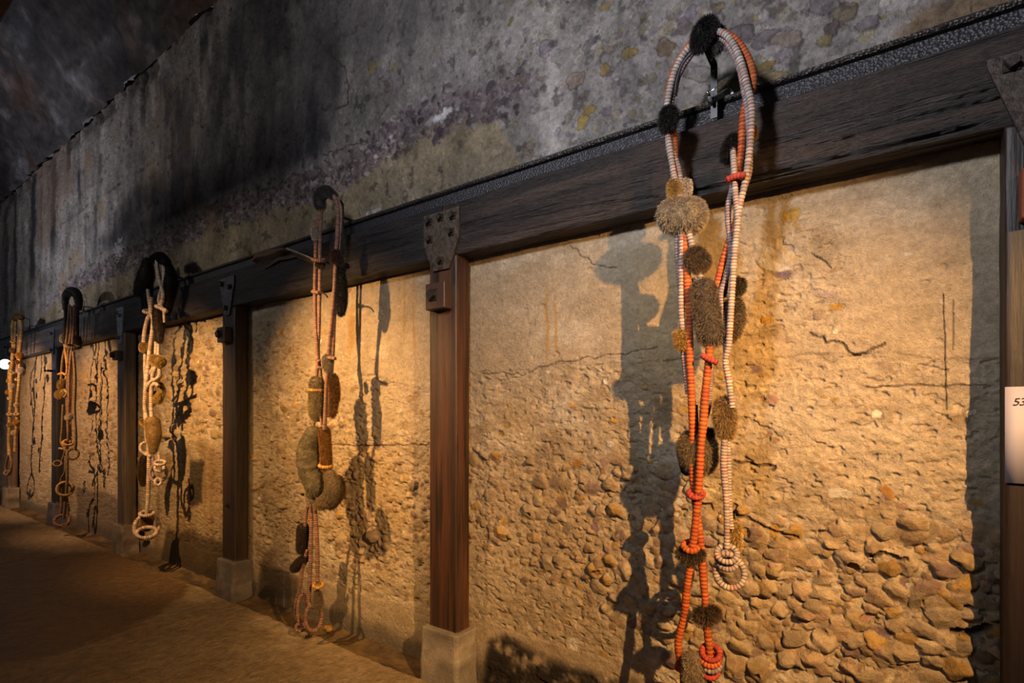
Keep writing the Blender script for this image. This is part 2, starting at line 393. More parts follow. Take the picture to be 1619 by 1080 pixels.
# sparse stones showing through the lower matrix
scatter(np.clip(MM - RR, 0, 1) * 0.5, 420, lambda s, z: abs(rng.normal(0.010, 0.006)) + 0.004, lambda r: r * 0.25, STONES, s0=-0.3, s1=9, z0=0.1, z1=2.2)
YEL = [rgb(166, 134, 66), rgb(160, 128, 70), rgb(150, 118, 104), rgb(206, 196, 176), rgb(132, 110, 112)]
scatter(np.clip(MM + 0.12 * (1 - up), 0, 1) * (1 - up), 260, lambda s, z: abs(rng.normal(0.010, 0.006)) + 0.005, lambda r: 0.0015, YEL, flush=True, s0=-0.3, s1=6.8, z0=0.3, z1=2.3)
for (u, v, a, b, r, c) in [(1224, 420, 24, 9, 0.5, rgb(206, 194, 172)), (1213, 395, 16, 6, 0.5, rgb(200, 188, 164)), (1240, 434, 11, 7, 0, rgb(112, 92, 96)),
        (1250, 340, 12, 11, 0, rgb(180, 142, 52)), (1212, 505, 8, 6, 0, rgb(196, 140, 40)), (1327, 780, 15, 10, 0, rgb(212, 204, 186)),
        (1403, 778, 12, 7, 1.0, rgb(176, 120, 50)), (1436, 402, 6, 3, 0, rgb(216, 208, 190)), (965, 702, 6, 6, 0, rgb(214, 206, 188)),
        (905, 640, 4, 3, 0, rgb(196, 140, 30)), (971, 665, 5, 4, 0, rgb(196, 140, 30)), (912, 733, 8, 6, 0, rgb(170, 112, 34)), (1224, 840, 6, 12, 0, rgb(184, 134, 40)),
        (1322, 485, 9, 6, 0, rgb(184, 136, 50)), (1175, 842, 9, 7, 0, rgb(184, 138, 50)), (445, 525, 5, 7, 0.4, rgb(180, 130, 40)), (1305, 465, 14, 6, 0.3, rgb(170, 150, 140)),
        (885, 795, 8, 10, 0, rgb(128, 100, 78)), (1195, 290, 10, 6, 0, rgb(160, 140, 90))]:
    c = c * 0.75 + rgb(112, 106, 104) * 0.25
    s_, z_ = W(u, v); k = scale_at(u, WALL)
    stone(s_, z_, a * k * 1.25, b * k, r, 0.002, c, None, True, 3.2)
# rubble in the purple band, cut stones in the grey concrete above the beam
scatter(B1, 3000, lambda s, z: abs(rng.normal(0.011, 0.008)) + 0.007, lambda r: 0.003 + r * 0.5,
        [rgb(112, 100, 104), rgb(92, 80, 86), rgb(132, 120, 122), rgb(106, 94, 88), rgb(80, 70, 76), rgb(146, 136, 136)], s0=1.2, s1=10, z0=2.9, z1=3.5)
FL = up * (1 - plast) * (0.10 + 0.9 * ss(2.0, 1.0, SS + 0.4 * warp1) * ss(4.1, 3.3, ZZ + 0.3 * warp2)) * (1 - ss(0.1, 0.6, B1))
UPS = [rgb(124, 118, 116), rgb(136, 130, 126), rgb(118, 110, 110), rgb(130, 122, 112), rgb(142, 136, 132), rgb(128, 116, 118), rgb(118, 108, 112), rgb(140, 130, 122), rgb(114, 108, 108), rgb(134, 124, 106),
       rgb(150, 144, 138), rgb(128, 114, 106), rgb(122, 116, 102), rgb(104, 94, 96), rgb(136, 120, 86), rgb(142, 134, 128)]
scatter(FL, 2600, lambda s, z: LN(0.010, 0.65, 0.004, 0.045), lambda r: rng.uniform(-0.003, 0.003), UPS, flush=True, s0=-0.6, s1=6, z0=2.65, z1=4.4, edge=6, n=2.9, rotsd=0.9)
for (u, v, a, b, r, c) in [(921, 193, 8, 12, 0.5, rgb(152, 128, 66)), (956, 110, 7, 11, -0.4, rgb(136, 110, 66)), (932, 174, 9, 8, 0, rgb(140, 116, 60)), (910, 127, 14, 13, 0, rgb(140, 120, 106)),
        (1052, 75, 10, 17, -0.8, rgb(120, 98, 78)), (1103, 117, 22, 11, 0.5, rgb(132, 122, 118)), (1212, 62, 18, 14, 0, rgb(114, 104, 107)), (1245, 62, 20, 12, 0.4, rgb(134, 118, 106)),
        (1225, 125, 17, 12, 0.5, rgb(134, 114, 76)), (1152, 140, 18, 15, 0, rgb(124, 108, 74)), (1165, 60, 22, 16, 0, rgb(112, 102, 104)), (1335, 22, 14, 18, 0, rgb(120, 104, 84)),
        (1372, 38, 14, 10, 0, rgb(120, 112, 115)), (1315, 46, 9, 12, 0, rgb(96, 82, 82)), (1304, 65, 9, 9, 0, rgb(134, 118, 76)), (1210, 106, 11, 8, 0, rgb(130, 104, 52)), (1302, 10, 20, 12, 0.5, rgb(120, 110, 112)),
        (1092, 20, 8, 11, 0, rgb(124, 114, 124)), (863, 75, 12, 11, 0, rgb(118, 106, 114)), (1000, 84, 8, 7, 0, rgb(146, 120, 60)), (990, 85, 6, 10, 0, rgb(146, 128, 74))]:
    c = c * 0.75 + rgb(112, 106, 104) * 0.25
    s_, z_ = W(u, v); k = scale_at(u, WALL)
    stone(s_, z_, a * k * 1.25, b * k * 1.05, r, 0.007, c, None, True, 2.6, 9)
mt = fbm(SS * 5, ZZ * 3.2, 5, 231, 0.62); mv = fbm(SS * 5.5, ZZ * 0.55, 4, 233, 0.6)
C *= (1 + up * (0.16 * fbm(SS * 45, ZZ * 45, 3, 251, 0.7) + 0.36 * mt + 0.30 * mv * ss(2.0, 5.0, SS)))[..., None]
C = mix(C, rgb(150, 122, 92), up * ss(0.18, 0.5, fbm(SS * 2.2, ZZ * 2.6, 5, 235, 0.6)) * ss(3.0, 5.0, SS) * 0.5)
C = mix(C, rgb(60, 54, 54), up * ss(0.30, 0.5, fbm(SS * 13, ZZ * 13, 4, 237, 0.6)) * 0.55)
H += up * (0.0035 * fbm(SS * 30, ZZ * 30, 3, 253, 0.65) - 0.006 * ss(0.4, 0.6, fbm(SS * 24, ZZ * 30, 2, 255)))
H += up * (0.010 * fbm(SS * 9, ZZ * 9, 4, 239, 0.6)) * ss(1.0, 3.0, SS)
H -= up * 0.012 * ss(0.34, 0.55, fbm(SS * 12, ZZ * 14, 3, 241)) * ss(0.5, 3.0, SS)
# broken arris where the vault springs
jag = ss(-0.1, 0.35, fbm(SS * 5, ZZ * 3, 4, 243)); sp_ = ss(4.86, 5.05, ZZ + 0.08 * n_mid)
H -= 0.05 * sp_ * jag; C = mix(C, rgb(66, 52, 46), sp_ * jag * 0.6)
# stains: soot-black runs, efflorescence, damp foot of the wall
rough_n = ss(-0.25, 0.35, fbm(SS * 7, ZZ * 2.2, 4, 131))
def stain(m, col, k): 
    global C
    C = mix(C, col, np.clip(m * k, 0, 1))
BLK = rgb(60, 59, 62)
st = blob([(378, -20), (520, -20), (545, 60), (530, 190), (480, 262), (400, 300), (330, 330), (240, 350), (170, 390), (160, 372), (215, 300), (300, 250), (350, 170), (365, 80)], 0.12, 0.35)
mot = ss(-0.35, 0.25, fbm(SS * 16, ZZ * 11, 4, 133))
stain(st * (0.45 + 0.35 * rough_n + 0.2 * mot), BLK, 0.85)
st = blob([(200, 130), (330, 100), (380, 60), (380, 250), (300, 280), (230, 250)], 0.2, 0.3)
stain(st * rough_n, rgb(62, 58, 60), 0.6)
st = blob([(520, -20), (720, -20), (640, 60), (560, 110)], 0.2, 0.3); stain(st, rgb(92, 88, 92), 0.5)
for (u, v0, v1, w_, k) in [(50, 285, 452, 9, 0.85), (84, 255, 400, 7, 0.8), (24, 320, 470, 5, 0.7), (126, 272, 312, 4, 0.8), (108, 228, 268, 4, 0.95), (224, 110, 172, 5, 0.95), (160, 250, 275, 4, 0.5),
        (320, 66, 88, 7, 0.9), (150, 330, 400, 4, 0.5), (180, 340, 410, 4, 0.4), (66, 300, 400, 4, 0.4), (500, 190, 240, 4, 0.5), (10, 330, 500, 6, 0.5)]:
    s_, zt = W(u, v0); _, zb = W(u, v1); wd = w_ * scale_at(u, WALL) * 2.6
    m = ss(wd, wd * 0.25, np.abs(SS - s_ + vn(SS * 0, ZZ * 3, int(u)) * wd * 0.5 + n_mid * wd * 0.4)) * ss(zb - 0.25, zb + 0.25, ZZ + 0.1 * n_mid) * ss(zt + 0.12, zt - 0.02, ZZ)
    stain(m, rgb(40, 42, 46), k)  # at the two vault sockets this paints the hole's shade into the colour
m = blob([(60, 240), (110, 230), (120, 300), (90, 330), (75, 400), (58, 380)], 0.08, 0.15); stain(m, rgb(134, 108, 92), 0.5)
# a real socket where the vault springs
for (u, v0, v1, w_) in [(108, 228, 268, 4), (224, 112, 170, 5)]:
    s_, zt = W(u, v0); _, zb = W(u, v1); wd = w_ * scale_at(u, WALL) * 2.2
    H -= 0.05 * ss(wd, wd * 0.5, np.abs(SS - s_)) * ss(zb, zb + 0.05, ZZ) * ss(zt, zt - 0.05, ZZ)
for (u, v, a, b) in [(705, 178, 16, 7), (188, 396, 14, 16), (694, 185, 10, 8), (590, 335, 14, 4), (905, 1018, 8, 8), (1045, 1062, 8, 6), (835, 1040, 6, 6)]:
    s_, z_ = W(u, v); k = scale_at(u, WALL); d2 = np.hypot((SS - s_) / (a * k * 1.5), (ZZ - z_) / (b * k))
    stain(ss(1.2, 0.3, d2 + 0.9 * n_fine + 0.8 * n_pit), rgb(214, 210, 212), 0.8)
# foot of the wall
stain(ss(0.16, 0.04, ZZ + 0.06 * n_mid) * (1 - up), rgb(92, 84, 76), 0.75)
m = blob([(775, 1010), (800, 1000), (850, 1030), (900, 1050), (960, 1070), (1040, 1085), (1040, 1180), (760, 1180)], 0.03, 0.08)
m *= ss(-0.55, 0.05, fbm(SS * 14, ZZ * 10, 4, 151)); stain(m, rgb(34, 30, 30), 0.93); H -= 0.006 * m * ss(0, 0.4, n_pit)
m = blob([(250, 700), (356, 700), (356, 900), (240, 880)], 0.06, 0.15); stain(m * (0.45 + 0.55 * rough_n), rgb(104, 82, 50), 0.7)
H += m * 0.004 * fbm(SS * 30, ZZ * 9, 3, 157)
m = blob([(300, 730), (322, 730), (318, 800), (300, 810)], 0.03, 0.06); stain(m, rgb(38, 32, 26), 0.8)
m = blob([(406, 880), (470, 920), (470, 950), (406, 950)], 0.04, 0.1); stain(m, rgb(66, 58, 50), 0.7)
m = blob([(262, 840), (356, 860), (356, 925), (250, 900)], 0.04, 0.1); stain(m, rgb(58, 48, 36), 0.75)
m = blob([(121, 770), (186, 790), (186, 860), (121, 850)], 0.04, 0.1); stain(m, rgb(90, 80, 74), 0.7)
for (u, v0, v1, w_) in [(555, 495, 560, 8), (655, 440, 560, 3), (640, 450, 540, 3), (880, 480, 570, 3), (866, 470, 570, 4)]:
    s_, zt = W(u, v0); _, zb = W(u, v1); wd = w_ * scale_at(u, WALL) * 1.4
    stain(ss(wd, wd * 0.1, np.abs(SS - s_ + n_mid * 0.02)) * ss(zb - 0.05, zb + 0.1, ZZ) * ss(zt + 0.1, zt - 0.05, ZZ), rgb(160, 116, 52), 0.55)
# formwork scratch lines in the right of the first bay, long cracks
def crack(pts, wdt=0.004, dep=0.008, wob=0.010):
    p = [W(*q) for q in pts]
    for (a, b) in zip(p[:-1], p[1:]):
        L = math.hypot(b[0] - a[0], b[1] - a[1]); n = max(2, int(L / 0.004))
        for i in range(n):
            t = i / n; s_ = a[0] + (b[0] - a[0]) * t; z_ = a[1] + (b[1] - a[1]) * t
            s_ += wob * float(vn(np.array([z_ * 30.0]), np.array([s_ * 30.0]), 5)[0]); z_ += wob * float(vn(np.array([s_ * 31.0]), np.array([z_ * 29.0]), 9)[0])
            i0, i1 = np.searchsorted(S, [s_ - wdt, s_ + wdt]); j0, j1 = np.searchsorted(Zr, [z_ - wdt, z_ + wdt])
            i1 = max(i1, i0 + 1); j1 = max(j1, j0 + 1)
            if j1 >= len(Zr) or i1 >= len(S): continue
            H[j0:j1, i0:i1] = np.minimum(H[j0:j1, i0:i1], base_H[j0:j1, i0:i1] - dep); C[j0:j1, i0:i1] = C[j0:j1, i0:i1] * 0.55 + 0.45 * rgb(80, 66, 52)
base_H = H.copy()
crack([(1491, 465), (1495, 560), (1497, 650)], 0.002, 0.006, 0.001)
crack([(1507, 475), (1507, 555)], 0.0015, 0.004, 0.001)
crack([(1370, 612), (1440, 610), (1565, 608)], 0.003, 0.005, 0.004)
crack([(1280, 525), (1305, 545), (1330, 540), (1350, 560), (1400, 545)], 0.004, 0.007, 0.012)
crack([(1285, 400), (1310, 422)], 0.003, 0.006, 0.01)
crack([(1160, 730), (1225, 738), (1220, 745)], 0.005, 0.008, 0.01)
crack([(1165, 815), (1200, 830), (1260, 850)], 0.005, 0.009, 0.01)
crack([(900, 390), (940, 418), (975, 424)], 0.003, 0.004, 0.01)
crack([(1375, 880), (1400, 872), (1440, 884)], 0.006, 0.012, 0.01)
crack([(1510, 1000), (1540, 1003), (1568, 992)], 0.010, 0.02, 0.006)
crack([(760, 590), (830, 592), (870, 575), (1000, 556), (1040, 545)], 0.003, 0.004, 0.012)
crack([(500, 703), (560, 705), (676, 703)], 0.004, 0.006, 0.006)
crack([(530, 170), (550, 165), (546, 110), (500, 60)], 0.006, 0.006, 0.02)
crack([(510, 245), (560, 225), (600, 222)], 0.004, 0.004, 0.02)
# fade the relief away from where the photo looks so it ends cleanly
V = np.stack([-SS, WALL - H, ZZ], -1).reshape(-1, 3)
F = grid_faces(len(Zr), len(S))[:, ::-1]
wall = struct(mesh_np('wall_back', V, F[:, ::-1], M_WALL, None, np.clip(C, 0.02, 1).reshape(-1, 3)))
del V, F, SS, ZZ, warp1, warp2, n_mid, n_fine, n_pit, n_big, chip, MM, FL, base_H

# ------------------------------------------------------------------ vault
xs = np.arange(-17, 2.6, 0.035); R_V = 4.05; CY, CZ = -1.2, 3.0
a0 = math.atan2(5.08 - CZ, WALL - CY); an = np.linspace(a0, a0 + 1.15, 150)
X, A = np.meshgrid(xs, an); Ls = (A - a0) * R_V
Ls = Ls.astype(np.float32); d = 0.07 * fbm(X * 1.3, Ls * 1.3, 4, 201) + 0.05 * fbm(X * 6, Ls * 6, 5, 203, 0.6) + 0.03 * ss(0.5, 0.0, Ls) * fbm(X * 9, Ls * 9, 3, 207)
rr = R_V - d * ss(0, 0.25, Ls) - 0.09 * ss(0.3, 0.02, Ls) * ss(-0.3, 0.4, fbm(X * 5, Ls * 5, 4, 209))
V = np.stack([X, CY + rr * np.cos(A), CZ + rr * np.sin(A)], -1)
Cv = np.broadcast_to(rgb(88, 82, 84), X.shape + (3,)).copy()
n1 = fbm(X * 1.2 + Ls * 0.6, Ls * 2.2, 5, 211)
Cv = mix(Cv, rgb(70, 64, 66), ss(-0.1, 0.5, n1) * 0.8)
Cv = mix(Cv, rgb(150, 148, 154), ss(0.12, 0.6, fbm(X * 1.6, Ls * 3.0, 5, 213)) * 0.8)
Cv = mix(Cv, rgb(106, 74, 60), ss(0.0, 0.5, fbm(X * 1.0, Ls * 1.7, 4, 217)) * ss(2.0, 0.3, Ls) * 0.75)
Cv *= 0.8; Cv *= (1 + 0.5 * fbm(X * 7, Ls * 12, 5, 221, 0.62))[..., None]
Cv = mix(Cv, rgb(48, 48, 54), ss(0.1, 0.6, fbm(X * 2.1, Ls * 0.9, 4, 219)) * 0.7)
struct(mesh_np('ceiling', V.reshape(-1, 3), grid_faces(*X.shape), M_VAULT, None, Cv.reshape(-1, 3)))

# ------------------------------------------------------------------ floor: slab and the sunken gutter along the wall
xf = np.concatenate([np.arange(-16, -6, 0.06), np.arange(-6, -1, 0.022), np.arange(-1, 2.6, 0.08)])
yf = np.concatenate([np.arange(-5, -0.5, 0.08), np.arange(-0.5, 2.05, 0.022), [2.05, 2.062, 2.072, 2.078, 2.080, 2.081]])
X, Y = np.meshgrid(xf, yf)
edge = 0.02 * fbm(X * 5, X * 0, 4, 301) + 0.008 * fbm(X * 25, X * 0, 3, 303)
t = ss(1.9, 2.08, Y); Y2 = Y + edge * t
Z = 0.008 * fbm(X * 1.2, Y * 1.2, 4, 305) + 0.006 * fbm(X * 7, Y * 7, 4, 307) - 0.006
Z = Z * (1 - 0.5 * t)
Z[-1] -= 0.06; Z[-2] -= 0.012; Z[-3] -= 0.004
Cf = np.broadcast_to(rgb(136, 118, 90), X.shape + (3,)).copy()
Cf = mix(Cf, rgb(112, 94, 68), ss(-0.1, 0.6, fbm(X * 1.5, Y * 1.5, 5, 311)) * 0.8)
Cf = mix(Cf, rgb(176, 164, 140), ss(0.1, 0.6, fbm(X * 2.5, Y * 4, 5, 313)) * 0.5)
def Gp(u, v):                    # ground point seen at a pixel
    k = (u - UC) / FPX; t_ = CAM_Z / ((v - VHOR) / FPX); return (t_ * (-CT + ST * k), t_ * (ST + CT * k))
def gblob(pts, soft, wob):
    pg = np.array([Gp(*p) for p in pts]); x = X + wob * fbm(X * 2, Y * 2, 3, 321); y = Y + wob * fbm(X * 2, Y * 2, 3, 323)
    ins = np.zeros(X.shape, bool); dist = np.full(X.shape, 9.0)
    for i in range(len(pg)):
        (ax, ay), (bx, by) = pg[i], pg[(i + 1) % len(pg)]
        ins ^= ((ay > y) != (by > y)) & (x < (bx - ax) * (y - ay) / (by - ay + 1e-9) + ax)
        t_ = np.clip(((x - ax) * (bx - ax) + (y - ay) * (by - ay)) / ((bx - ax) ** 2 + (by - ay) ** 2 + 1e-9), 0, 1)
        dist = np.minimum(dist, np.hypot(x - ax - t_ * (bx - ax), y - ay - t_ * (by - ay)))
    return ss(-soft, soft, np.where(ins, dist, -dist))
shade_patch = gblob([(-30, 895), (60, 880), (170, 870), (240, 890), (305, 922), (250, 965), (170, 1005), (60, 1035), (-30, 1050)], 0.05, 0.10)
Cf = mix(Cf, rgb(92, 70, 46), shade_patch * 0.85)  # cast shadow painted into the floor colour as a darker patch
Z -= 0.004 * shade_patch * ss(-0.2, 0.3, fbm(X * 9, Y * 9, 3, 331))
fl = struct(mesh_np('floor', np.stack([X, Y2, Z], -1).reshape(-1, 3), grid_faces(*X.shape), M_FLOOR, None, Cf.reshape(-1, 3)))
wa = fl.data.attributes.new('Wet', 'FLOAT', 'POINT'); wa.data.foreach_set('value', (shade_patch * 0.9).astype(np.float32).ravel())  # smoother surface over the painted shadow patch
xg = np.concatenate([np.arange(-16, -6, 0.05), np.arange(-6, 0, 0.018), np.arange(0, 2.6, 0.05)]); yg = np.linspace(2.02, 2.33, 20)
X, Y = np.meshgrid(xg, yg)
Z = -0.042 + 0.010 * fbm(X * 6, Y * 6, 4, 341) + 0.006 * fbm(X * 30, Y * 30, 3, 343) + 0.03 * ss(2.2, 2.3, Y + 0.03 * fbm(X * 4, Y, 3, 345))
Cg = mix(np.broadcast_to(rgb(96, 76, 48), X.shape + (3,)), rgb(58, 46, 32), ss(-0.2, 0.5, fbm(X * 5, Y * 12, 4, 347)))
struct(mesh_np('trim_1', np.stack([X, Y, Z], -1).reshape(-1, 3), grid_faces(*X.shape), M_FLOOR, None, Cg.reshape(-1, 3)))

# ------------------------------------------------------------------ timber frame
def loft(axis, length, a, b, nL, nP, amp, seed, col, col2, groove=0.0, extra=None, bevel=0.008):
    """a rough-sawn baulk: rectangle a x b swept along its axis; returns V, F, colours in local coords (axis coordinate first)"""
    pr = []; 
    def seg(p, q, n): 
        for i in range(n): pr.append((p[0] + (q[0] - p[0]) * i / n, p[1] + (q[1] - p[1]) * i / n))
    k = bevel
    na = max(2, int(nP * a / (a + b) / 2)); nb = max(2, int(nP * b / (a + b) / 2))
    seg((k, 0), (a - k, 0), na); seg((a - k, 0), (a, k), 2); seg((a, k), (a, b - k), nb); seg((a, b - k), (a - k, b), 2)
    seg((a - k, b), (k, b), na); seg((k, b), (0, b - k), 2); seg((0, b - k), (0, k), nb); seg((0, k), (k, 0), 2)
    pr = np.array(pr); n = len(pr)
    t = np.roll(pr, -1, 0) - np.roll(pr, 1, 0); nrm = np.stack([t[:, 1], -t[:, 0]], 1); nrm /= np.linalg.norm(nrm, axis=1)[:, None]
    per = np.concatenate([[0], np.cumsum(np.linalg.norm(np.diff(pr, axis=0), axis=1))])
    l = np.linspace(0, length, nL); LL, PP = np.meshgrid(l, per, indexing='ij')
    dsp = amp * fbm(LL * 3, PP * 14, 4, seed) + amp * 0.6 * fbm(LL * 7, PP * 70, 3, seed + 5)
    g = ss(0.25, 0.6, fbm(LL * 1.6, PP * 45, 3, seed + 9))
    dsp = dsp - groove * g
    if extra is not None: dsp = dsp + extra(LL, PP, pr)
    V = np.stack([LL, pr[None, :, 0] + nrm[None, :, 0] * dsp, pr[None, :, 1] + nrm[None, :, 1] * dsp], -1).reshape(-1, 3)
    F = list(map(tuple, grid_faces(nL, n, 0, True)))
    c = np.broadcast_to(col, LL.shape + (3,)).copy()
    c = mix(c, col2, ss(-0.4, 0.5, fbm(LL * 1.2, PP * 22, 4, seed + 3)))
    c = c * (1 - 0.45 * g[..., None])
    c = c.reshape(-1, 3)
    o = len(V); e0 = pr.mean(0)
    V = np.concatenate([V, [[0, *e0], [length, *e0]]]); c = np.concatenate([c, [col, col]])
    F = [f[::-1] for f in F]
    for i in range(0, n):
        j = (i + 1) % n
        F.append((o, j, i, i)) ; F.append((o + 1, (nL - 1) * n + i, (nL - 1) * n + j, (nL - 1) * n + j))
    return V, F, c
def quads_or_tris(name, V, F, mat, parent, c, smooth=True):
    me = bpy.data.meshes.new(name); off = np.array(parent_world(parent)) if parent else np.zeros(3)
    FF = [tuple(dict.fromkeys(f)) for f in F]
    me.from_pydata([tuple(v) for v in (np.asarray(V) - off)], [], FF)
    me.polygons.foreach_set('use_smooth', np.full(len(me.polygons), smooth, bool))
    a = me.color_attributes.new('Col', 'FLOAT_COLOR', 'POINT'); cc = np.ones((len(V), 4), np.float32); cc[:, :3] = lin(c)
    a.data.foreach_set('color', cc.ravel()); me.materials.append(mat)
    o = bpy.data.objects.new(name, me); COL.objects.link(o)
    if parent: o.parent = parent
    return o

POST_S = [-0.36, 2.02, 4.38, 6.68, 9.02, 11.45]   # centres of the posts along the wall
BZ0, BZ1 = 2.318, 2.605
# beams: one baulk per bay, butted over the posts
beam_lab = ['weathered timber beam over the orange rope hanging, deeply cracked near the right edge',
            'dark timber beam over the second bay with a splintered scarf at its left',
            'dark timber beam over the third bay, behind the black fur and white cord hanging',
            'dark timber beam section over the narrow fourth bay, behind the fur-topped brown hanging',
            'greyish beam section over the farthest full bay, beside the gold cord hanging',
            'last shaded beam section at the left edge of the picture']
bc = [(rgb(62, 50, 44), rgb(38, 32, 30)), (rgb(46, 40, 40), rgb(28, 26, 28)), (rgb(46, 38, 36), rgb(30, 26, 26)), (rgb(80, 72, 70), rgb(48, 44, 44)), (rgb(96, 86, 84), rgb(60, 54, 54)), (rgb(80, 72, 70), rgb(48, 44, 44))]
ends = [-1.9] + POST_S[1:] + [14.5]
for i in range(6):
    s0, s1 = ends[i] + (0.0015 if i else 0), ends[i + 1] - 0.0015
    n = [900, 500, 260, 160, 100, 60][i]; nP = [300, 150, 70, 50, 40, 30][i]
    def ex(LL, PP, pr, i=i):
        if i != 0: return 0
        # deep drying checks in the lower half of the front, towards the right end
        zrel = pr[None, :, 1] / (BZ1 - BZ0); front = (pr[None, :, 0] < 0.003) * ss(0.62, 0.4, zrel) * ss(0.02, 0.1, zrel)
        k = ss(0.5, 1.3, (s1 - s0) - LL * 0 - 0) * ss(4.2, 2.2, LL)
        return -0.024 * front * k * ss(0.14, 0.32, fbm(LL * 1.6, PP * 48 + LL * 1.5, 3, 411, 0.6))
    V, F, c = loft('x', s1 - s0, WALL - 0.012 - POST, BZ1 - BZ0, n, nP, 0.003 if i else 0.0045, 400 + 31 * i, bc[i][0], bc[i][1], 0.004 if i else 0.009, ex)
    V = np.stack([-(V[:, 0] + s0), POST + V[:, 1], BZ0 + V[:, 2]], 1)
    o = quads_or_tris('timber_beam', V, [f[::-1] for f in F], M_WOODX, None, c)
    tag(o, beam_lab[i], 'beam', 'timber beams along the wall')

# steel rail on the wall behind the top of the beams: pitted web and lipped flange
mb = MB(); prof = [(2.185, 2.606), (2.185, 2.675), (2.165, 2.678), (2.160, 2.684), (2.160, 2.694), (2.168, 2.699), (2.262, 2.699), (2.262, 2.606)]
xr = np.linspace(-14.5, 1.9, 700); pv = np.array(prof)
Vr = np.stack([np.broadcast_to(xr[:, None], (700, 8)), np.broadcast_to(pv[:, 0], (700, 8)) + 0.002 * fbm(xr[:, None] * 9, np.arange(8)[None] * 3.0, 3, 501), np.broadcast_to(pv[:, 1], (700, 8)) + 0.002 * fbm(xr[:, None] * 6, np.arange(8)[None] * 2.0, 3, 503)], -1)
cr = np.broadcast_to(rgb(44, 43, 47), (700, 8, 3)).copy(); cr[:, 2:6] = rgb(42, 35, 32)
mb.add(Vr.reshape(-1, 3), grid_faces(700, 8, 0, True)[:, ::-1], cr.reshape(-1, 3))
tag(mb.build('steel_rail', M_RAIL, smooth=False), 'long pitted dark steel rail resting on top of the timber beams', 'rail')

def plate_mesh(name, outline, y0, y1, col, mat, parent):
    """flat plate: outline in (x, z), with real thickness"""
    n = len(outline); V = [(x, y, z) for y in (y0, y1) for x, z in outline]
    F = [tuple(range(n)), tuple(range(2 * n - 1, n - 1, -1))] + [(i, i + n, (i + 1) % n + n, (i + 1) % n) for i in range(n)]
    return quads_or_tris(name, V, F, mat, parent, np.tile(col, (2 * n, 1)), False)
def bolt(parent, x, y, z, r, ln, col, name='bolt', mat=None, sq=False):
    """bolt head and stub standing off the face at y, towards the viewer"""
    m = MB()
    if sq:
        box(m, x - r * 1.5, x + r * 1.5, y - 0.006, y + 0.0005, z - r * 1.5, z + r * 1.5, col * 0.85, 0.001)
        ang = 0.5; c_, s_ = math.cos(ang), math.sin(ang); V = []
        for yy in (y - ln, y - 0.004):
            for (a_, b_) in ((-r, -r), (r, -r), (r, r), (-r, r)): V.append((x + a_ * c_ - b_ * s_, yy, z + a_ * s_ + b_ * c_))
        m.add(V, [(0, 1, 2, 3), (7, 6, 5, 4), (0, 4, 5, 1), (1, 5, 6, 2), (2, 6, 7, 3), (3, 7, 4, 0)], col)
    else:
        tube(m, [(x, y + 0.001, z), (x, y - ln * 0.6, z)], r, col, 6)
        tube(m, [(x, y - ln * 0.6, z), (x, y - ln, z)], r * 0.55, col, 8)
    return m.build(name, mat or M_RUST, parent, False)

post_spec = [  # colours of front/side variation, label
    (rgb(34, 22, 19), rgb(20, 17, 18), 'dark reddish timber post at the right edge of the picture, carrying the white numbered card'),  # wood colour darkened to stand for the missing warm light
    (rgb(74, 46, 30), rgb(48, 31, 24), 'reddish-brown timber post between the orange rope hanging and the second hanging'),
    (rgb(48, 34, 26), rgb(34, 26, 22), 'very dark brown timber post left of the second hanging'),
    (rgb(104, 92, 80), rgb(72, 62, 54), 'grey-brown timber post behind the white cord and black fur hanging'),
    (rgb(52, 50, 52), rgb(30, 28, 28), 'narrow blackened post behind the fur-topped brown hanging'),  # near-black tones include side shade painted into the colour
    (rgb(108, 92, 78), rgb(72, 60, 52), 'farthest timber post, behind the gold cord hanging')]
pl_lab = ['concrete plinth under the post at the right edge, at the wall foot', 'pale concrete plinth under the reddish-brown post, nearest in view', 'grey concrete plinth under the very dark brown post',
          'concrete plinth under the grey-brown post, beside the white cord loop', 'bluish plinth under the blackened post, partly behind brown cords', 'farthest concrete plinth, at the left by the gold hanging']
GRB = rgb(78, 66, 58)
